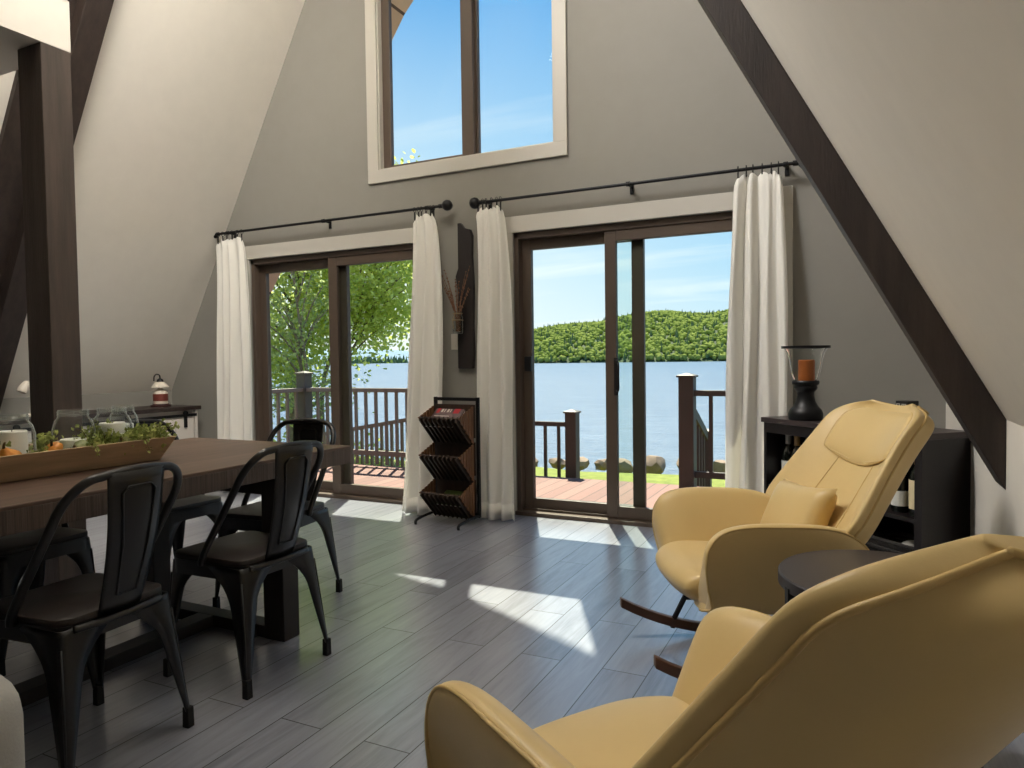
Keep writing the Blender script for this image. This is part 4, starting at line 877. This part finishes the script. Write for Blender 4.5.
# ---------------------------------------------------------------- yellow rocking chairs
def make_rocker():
    r = thing('rocking_chair', 'x', 'chair', (0, 0, 0), 0, 'yellow rocking chairs')
    # tub: U-shaped arm wall. station: (plan point at top, at bottom, z top, z bottom)
    st = []
    def side(sg):
        out = []
        prof = [(.345, .318, .34), (.366, .35, .42), (.372, .36, .49), (.356, .352, .548), (.312, .33, .585), (.23, .26, .600), (.12, .13, .598), (.0, .0, .592), (-.10, -.10, .575), (-.18, -.18, .52)]
        for k, (yt, _, zt) in enumerate(prof):
            yb = (.355, .345, .330, .310, .285, .225)[k] if k < 6 else yt
            xo = .365 - .012 * max(0, (.1 - yt)) / .28 - (.035 if k == 9 else 0)
            out.append(((sg * xo, yt), (sg * (xo - .125), yb), zt, (.295, .285, .275, .265, .255, .255)[min(k, 5)]))
        return out
    R = side(1); Lf = side(-1)
    back = []
    for k in range(1, 8):
        a = k / 8 * PI; back.append(((.30 * math.cos(a), -.18 - .13 * math.sin(a)), (.20 * math.cos(a), -.18 - .10 * math.sin(a)), .50 - .05 * math.sin(a) ** .6, .255))
    stn = R + back + list(reversed(Lf)); rows = []; n_ = len(stn); pip = []; th = .07
    for k, (pt, pb, zt, zb) in enumerate(stn):
        pt = Vector((pt[0], pt[1], zt)); pb = Vector((pb[0], pb[1], zb))
        # inward direction in plan
        if k < len(R): inn = Vector((-1, 0, 0))
        elif k >= len(R) + len(back): inn = Vector((1, 0, 0))
        else:
            a = (k - len(R) + 1) / 8 * PI; inn = Vector((-math.cos(a), math.sin(a), 0))
        up = (pt - pb); L_ = max(up.length, .02); up.normalize(); row = []
        f = lambda t, d: pb + (pt - pb) * t + inn * d
        bul = .014; th = .046 + .026 * min(1, min(k, n_ - 1 - k) / 5.0)
        row = [f(0, .0), f(.25, -bul * .8), f(.5, -bul), f(.8, -bul * .6), f(1 - .035 / L_ if L_ > .08 else .6, -.001), f(1, .010), f(1.0, .034) + up * .008, f(1, th - .012), f(1 - .035 / L_ if L_ > .08 else .6, th), f(.75, th + .012), f(.4, th + .035), f(0, th + .05)]
        rows.append(row); pip.append(f(1, .004) + up * .004)
    cen = lambda row: sum((Vector(p) for p in row), Vector()) / len(row)
    inset = lambda row: [p.lerp(cen(row), .12) for p in row]
    near = lambda a, c: [p.lerp(q, .15) for p, q in zip(a, c)]
    rows = [inset(rows[0]), rows[0], near(rows[0], rows[1])] + rows[1:-1] + [near(rows[-1], rows[-2]), rows[-1], inset(rows[-1])]; n_ = len(rows)
    b = MB().grid(rows, closed_u=True); nu = len(rows[0])
    b.f.append(tuple(range(nu))); b.f.append(tuple((n_ - 1) * nu + i for i in reversed(range(nu))))
    tub = b.build('arm_shell', 'leather', r, smooth=True, sub=2)
    front0 = [rows[0][i] for i in (0, 2, 4)]; front1 = [rows[-1][i] for i in (0, 2, 4)]
    MB().tube(snap(tub, bez([rows[1][0], rows[1][2]] + [p for p in pip] + [rows[-2][2], rows[-2][0]], 3), .001), .004, 8).build('piping', 'leatherseam', tub, smooth=True)
    # seat cushion: rounded pad with a waterfall front that wraps under
    prof = [(-.26, .375), (-.10, .392), (.10, .412), (.25, .422), (.35, .420), (.405, .400), (.425, .365), (.41, .325), (.36, .29), (.25, .262), (.0, .25), (-.2, .255), (-.27, .29)]
    rows = []
    for s in range(-6, 7):
        u = s / 6; w = .252
        rows.append([(u * w * (1 if y < .3 else 1 - .05 * (y - .3) / .1), y - (.045 * abs(u) ** 3 if y > .25 else 0), z - (.012 * u ** 4 if z > .35 else -.015 * u ** 4)) for y, z in prof])
    b = MB().grid(rows, closed_u=True); n2 = len(prof); b.f.append(tuple(range(n2))); b.f.append(tuple(12 * n2 + i for i in reversed(range(n2))))
    seat = b.build('seat', 'leather', r, smooth=True, sub=2)
    q = MB()
    for dx, dy in ((0, .10), ): q.lathe([(0, .006), (.011, .004), (.013, 0), (0, -.003)], 12, (dx, dy, .409))
    q.build('button', 'leatherseam', seat, smooth=True)
    # winged backrest
    def ctr(t): return Vector((0, -.14 - .335 * t - .04 * t * t, .385 + .55 * t))
    def wid(t):
        P = [(0, .25), (.12, .285), (.22, .345), (.32, .352), (.5, .322), (.74, .290), (.80, .292), (.88, .264), (.94, .218), (.98, .155), (1.0, .10)]
        if t > .74: q_ = (t - .74) / .26; return max(.14, .290 * max(0, 1 - q_ ** 3.6) ** (1 / 2.4))
        for (a, x), (c, y) in zip(P, P[1:]):
            if t <= c: return x + (y - x) * (t - a) / (c - a)
    nrm = Vector((0, .885, .465)); rows = []; T = [0, .06, .14, .22, .30, .42, .54, .66, .76, .83, .88, .92, .95, .97, .985, .995, 1.0]
    wing = lambda t: .11 * (1 - .12 * t) * min(1, t / .25 + .25) * (1 if t < .8 else 1 - .55 * ((t - .8) / .2) ** 2)
    def fr(s, t): c = ctr(t); return c + Vector((s * wid(t), 0, 0)) + nrm * (.045 + wing(t) * abs(s) ** 2.4)
    S = [-1, -.93, -.8, -.6, -.3, 0, .3, .6, .8, .93, 1]
    for t in T:
        e = 1 if t < .9 else 1 - .35 * ((t - .9) / .1) ** 2; row = []
        for s in S: row.append(fr(s, t) if abs(s) < .99 else fr(s, t) - nrm * .018)
        c = ctr(t)
        for s in reversed(S):
            dpt = .062 * e + (.030 if abs(s) < .85 else .0); p = fr(s, t); p2 = p - nrm * (dpt if abs(s) < .99 else dpt * .9) + Vector((-.012 * (1 if s > 0 else -1) * (abs(s) > .9), 0, 0)); row.append(p2)
        rows.append(row)
    b = MB().grid(rows, closed_u=True); nu = len(rows[0]); b.f.append(tuple(range(nu))); b.f.append(tuple((len(T) - 1) * nu + i for i in reversed(range(nu))))
    bk = b.build('backrest', 'leather', r, smooth=True, sub=2)
    k0 = len(S); edge = [rows[j][k0] for j in range(1, len(T))] + [rows[-1][i] for i in range(k0 + 1, nu - 1)] + [rows[j][nu - 1] for j in range(len(T) - 1, 0, -1)]
    MB().tube(snap(bk, bez(edge, 3), .0005), .005, 8).build('piping', 'leatherseam', bk, smooth=True)
    sm = MB()
    for s in (-.42, .42): sm.tube(snap(bk, [fr(s * (1 - .1 * t), t) + nrm * .0015 for t in [.12 + .05 * i for i in range(11)]], .0005), .0022, 6)
    sm.build('seam', 'leatherseam', bk, smooth=True)
    # head cushion
    rows = []
    ts = [.615, .635, .68, .76, .84, .90, .935, .955]
    for j, t in enumerate(ts):
        ww = .74 if t < .9 else .74 - .2 * (t - .9) / .085; row = []
        for s in [i / 8 for i in range(-8, 9)]:
            tt = t + (.10 * (1 - abs(s) ** 2) * -1 + .06) * max(0, (.70 - t) / .085) * .6
            ed = max(0, 1 - abs(s) ** 6) * min(1, j / 2 + .02) * min(1, (len(ts) - 1 - j) / 2 + .02)
            row.append(fr(s * ww * (1 + .10 * (t - .6) / .3), tt) + nrm * (.002 + .022 * ed))
        rows.append(row)
    back_ = [[p - nrm * .028 for p in row] for row in rows]
    b = MB(); full = [row + list(reversed(bb)) for row, bb in zip(rows, back_)]
    b.grid(full, closed_u=True); nu = len(full[0]); b.f.append(tuple(range(nu))); b.f.append(tuple((len(full) - 1) * nu + i for i in reversed(range(nu))))
    hc = b.build('head_cushion', 'leather', r, smooth=True, sub=1)
    loop = [p + nrm * .001 for p in [rows[j][0] for j in range(len(ts) - 1, 0, -1)] + rows[0] + [rows[j][-1] for j in range(1, len(ts))]]
    MB().tube(snap(hc, bez(loop, 2), .0), .003, 6).build('piping', 'leatherseam', hc, smooth=True)
    # metal frame and rockers
    for sg in (1, -1):
        x = sg * .285; rad = 1.05; pts = [(y, rad - math.sqrt(rad * rad - (y - .02) ** 2)) for y in [-.50 + i * .051 for i in range(21)]]
        rk = MB().prism([(y, z) for y, z in pts] + [(y, z + .038) for y, z in reversed(pts)], x - .016, x + .016, 'X').build('rocker', 'walnut', r, bevel=.004)
        MB().tube([(sg * .20, .24, .262), (x - sg * .004, .30, .07), (x - sg * .004, .305, .035)], .011, 8).build('leg', 'black', r, smooth=True, angle=.6)
        MB().tube([(sg * .20, -.20, .262), (x - sg * .004, -.29, .08), (x - sg * .004, -.295, .04)], .011, 8).build('leg', 'black', r, smooth=True, angle=.6)
        MB().tube([(sg * .24, .267, .17), (0, .0, .25), (sg * .0, -.02, .252)], .008, 8).build('brace', 'black', r, smooth=True, angle=.6)
    MB().box(-.21, .21, .215, .25, .245, .262).build('cross_bar', 'black', r); MB().box(-.21, .21, -.22, -.185, .245, .262).build('cross_bar', 'black', r)
    return r
rk = make_rocker()
a1 = math.atan2(-.473, -.881) - PI / 2
rk.location = (-.257, 2.745, 0); rk.rotation_euler = (0, 0, a1); rk['label'] = 'far yellow leather rocking chair with a small pillow, before the wine cabinet'
a2 = math.atan2(.55, -.835) - PI / 2
dup(rk, (-.187, 1.14, 0), a2, 'nearest yellow leather rocking chair at the lower right, seen from behind')
# lumbar pillow
def pillow(w, h, t):
    rows = []
    for j in range(13):
        v = -1 + j / 6; row = []
        for i in range(17):
            u = -1 + i / 8; pin = 1 - .10 * (1 - abs(v) ** 1.5) * (abs(u) ** 6); pin2 = 1 - .12 * (1 - abs(u) ** 1.5) * (abs(v) ** 6)
            row.append((u * w * pin, v * h * pin2, max(0, (1 - u ** 4) * (1 - v ** 4)) ** .55 * t))
        rows.append(row)
    b = MB(); b.grid(rows); b.grid([[(x, y, -z) for x, y, z in reversed(r_)] for r_ in rows]); return b
o = pillow(.205, .135, .058).build('throw_pillow', 'leather', smooth=True)
tag(o, 'small yellow lumbar pillow resting against the back of the far rocking chair', 'pillow')
bm = bmesh.new(); bm.from_mesh(o.data); bmesh.ops.remove_doubles(bm, verts=bm.verts, dist=.0005); bm.to_mesh(o.data); bm.free()
o.matrix_world = Matrix.Translation((-.257, 2.745, 0)) @ Matrix.Rotation(a1, 4, 'Z') @ Matrix.Translation((.075, -.115, .535)) @ Matrix.Rotation(2.02, 4, 'X') @ Matrix.Rotation(-.08, 4, 'Z')

# ---------------------------------------------------------------- round side table
r = thing('side_table', 'round black side table between the two rocking chairs', 'table', (.085, 2.10, 0))
MB().lathe([(0, .515), (.255, .515), (.27, .518), (.27, .548), (.266, .552), (0, .552)], 56).build('tabletop', 'sidetop', r, smooth=True, angle=.5)
for a in (3.65, 5.2, .55, 2.1):
    c_, s_ = math.cos(a), math.sin(a); MB().box(-.011, .011, -.011, .011, 0, .53, Matrix.Translation((.262 * c_, .262 * s_, 0)) @ Matrix.Rotation(a, 4, 'Z')).build('leg', 'black', r, bevel=.002)
MB().lathe([(.235, .47), (.252, .47), (.252, .516), (.235, .516)], 48).build('apron_ring', 'black', r, smooth=True, angle=.5)
q = MB(); q.bar((.255 * math.cos(3.65), .255 * math.sin(3.65), .12), (.255 * math.cos(.55), .255 * math.sin(.55), .12), .018, .018); q.build('cross_bar', 'black', r)
q = MB(); q.bar((.255 * math.cos(5.2), .255 * math.sin(5.2), .14), (.255 * math.cos(2.1), .255 * math.sin(2.1), .14), .018, .018); q.build('cross_bar', 'black', r)

# ---------------------------------------------------------------- diagonal wine cabinet
FL = Vector((-.448, 4.218)); FR = Vector((.279, 3.49)); cw = (FR - FL).length; ca = math.atan2(FR.y - FL.y, FR.x - FL.x)
CM = Matrix.Translation((FL.x, FL.y, 0)) @ Matrix.Rotation(ca, 4, 'Z')
def cpos(x, y, z): return CM @ Vector((x, y, z))
r = thing('wine_cabinet', 'low black open wine cabinet set diagonally across the right corner', 'cabinet', (FL.x, FL.y, 0), ca)
dp = .285; ctz = .80
MB().box(-.012, cw + .008, -.012, dp, ctz - .028, ctz).build('top', 'cabtop', r, bevel=.003)
MB().box(0, .022, 0, dp, .0, ctz - .028).build('side_panel', 'cabinet', r); MB().box(cw - .022, cw, 0, dp, 0, ctz - .028).build('side_panel', 'cabinet', r)
MB().box(.022, cw - .022, dp - .012, dp, .03, ctz - .028).build('back_panel', 'cabinet', r)
MB().box(.022, cw - .022, .004, dp - .012, .05, .07).build('bottom_panel', 'cabinet', r)
MB().box(.022, cw - .022, .0, .02, ctz - .085, ctz - .028).build('top_rail', 'cabinet', r)
MB().box(.022, cw - .022, .008, dp - .012, .40, .418).build('shelf', 'cabinet', r)
for x in (.345, .68): MB().box(x - .009, x + .009, .006, dp - .012, .07, ctz - .085).build('divider', 'cabinet', r)
MB().box(.022, cw - .022, .01, .03, 0, .05).build('plinth', 'cabinet', r)
MB().box(cw - .035, cw + .002, -.006, .0, .0, ctz - .03).build('front_stile', 'cabinet', r)
def bottle(label, x, y, z, body, lab, cap, h=.30, s=1.0, lz=(.05, .14)):
    p = cpos(x, y, z); o = thing('wine_bottle', label, 'bottle', p, 0, 'wine bottles in the cabinet'); k = h / .30
    MB().lathe([(0, 0), (.034 * s, 0), (.037 * s, .005), (.037 * s, .185 * k), (.030 * s, .21 * k), (.016 * s, .235 * k), (.0145 * s, .29 * k), (.016 * s, .292 * k), (.016 * s, h), (0, h)], 22).build('glass', body, o, smooth=True, angle=.7)
    MB().lathe([(.0372 * s, lz[0]), (.0380 * s, lz[0]), (.0380 * s, lz[1]), (.0372 * s, lz[1])], 22).build('label', lab, o, smooth=True, angle=.5)
    MB().lathe([(.0150 * s, .245 * k), (.0168 * s, .245 * k), (.0172 * s, h + .001), (0, h + .002)], 16).build('capsule', cap, o, smooth=True, angle=.6)
bottle('wine bottle with pale cap and white label, leftmost in the left bay of the cabinet', .085, .10, .418, 'bottle', 'labelw', 'capw', .285)
bottle('wine bottle with tan cap and white label, second in the left bay of the cabinet', .165, .09, .418, 'bottle', 'labelw', 'capsule', .285)
bottle('green glass bottle, third in the left bay of the cabinet', .265, .10, .418, 'greenb', 'label', 'capw', .26, 1.1)
bottle('wine bottle with tan cap and large cream label by the right end of the cabinet', cw - .085, .075, .418, 'bottle', 'label', 'capsule', .285, 1.0, (.035, .165))
bottle('wine bottle with low white label, second from the right end of the cabinet', cw - .195, .09, .418, 'bottle', 'labelw', 'capw', .27, 1.0, (.03, .10))
bottle('dark wine bottle in the middle bay behind the far rocking chair', .50, .10, .418, 'bottle', 'label', 'capsule', .29)
p = cpos(cw - .20, .13, .07); o = thing('wicker_basket', 'dark wicker basket in the lower right bay of the wine cabinet', 'basket', p, ca)
b = MB()
for k in range(9):
    z = .012 + .022 * k; e = .006 * (k % 2); b.tube([(-.13 - e, -.085 - e, z), (.13 + e, -.085 - e, z), (.13 + e, .085 + e, z), (-.13 - e, .085 + e, z)], .0115, 6, closed=True)
b.box(-.13, .13, -.085, .085, .0, .012); b.build('woven_body', 'wicker', o)
b = MB(); b.tube([(-.136, -.091, .205), (.136, -.091, .205), (.136, .091, .205), (-.136, .091, .205)], .011, 8, closed=True); b.build('rim', 'wicker', o)
o2 = MB().blob((0, 0, 0), .05, 2, .12, (1.2, .9, .7), random.Random(4)).build('folded_cloth', 'sofa', smooth=True); o2.location = cpos(cw - .15, .13, .255); tag(o2, 'small crumpled grey cloth in the wicker basket', 'cloth')
# hurricane candle holder on the cabinet
hp = Vector((-.222, 4.10, ctz)); r = thing('candle_holder', 'black turned wood candle holder with a clear glass hurricane shade on the cabinet', 'candle holder', hp)
MB().lathe([(0, 0), (.085, 0), (.088, .008), (.088, .035), (.081, .055), (.070, .066), (.062, .075), (.050, .10), (.043, .13), (.044, .15), (.056, .165), (.060, .172), (.058, .186), (.068, .192), (.070, .205), (.066, .212), (0, .212)], 36).build('pedestal', 'black', r, smooth=True, angle=.5)
MB().lathe([(.058, .212), (.064, .22), (.074, .26), (.084, .32), (.094, .362), (.112, .388)], 40).build('glass_shade', 'jar', r, smooth=True, angle=.8)
MB().lathe([(.108, .384), (.124, .386), (.124, .399), (.108, .399)], 40).build('rim', 'black', r, smooth=True, angle=.4)
o = thing('pillar_candle', 'amber pillar candle inside the hurricane shade on the cabinet', 'candle', hp + Vector((.004, 0, .212)))
MB().lathe([(0, 0), (.042, 0), (.042, .108), (.038, .112), (.028, .104), (0, .102)], 26).build('wax', 'candleo', o, smooth=True, angle=.5); MB().tube([(0, 0, .10), (.001, 0, .115)], .0015, 6).build('wick', 'wick', o)
# black box sign on the cabinet
p = Vector((.243, 3.87, ctz)); o = thing('small_box', 'small black box with pale printed marks on the cabinet behind the far rocking chair', 'box', p, ca)
MB().box(-.035, .035, -.035, .035, 0, .122).build('block', 'kitchen', o, bevel=.003)
q = MB()
q.box(-.029, -.026, -.0362, -.0348, .088, .108); q.box(-.029, -.009, -.0362, -.0348, .105, .109); q.box(-.012, -.009, -.0362, -.0348, .088, .108); q.box(-.029, -.009, -.0362, -.0348, .086, .092)
for x in (.0, .010, .020): q.box(x, x + .005, -.0362, -.0348, .084, .106)
q.box(0, .025, -.0362, -.0348, .104, .108); q.build('printed_marks', 'white', o)
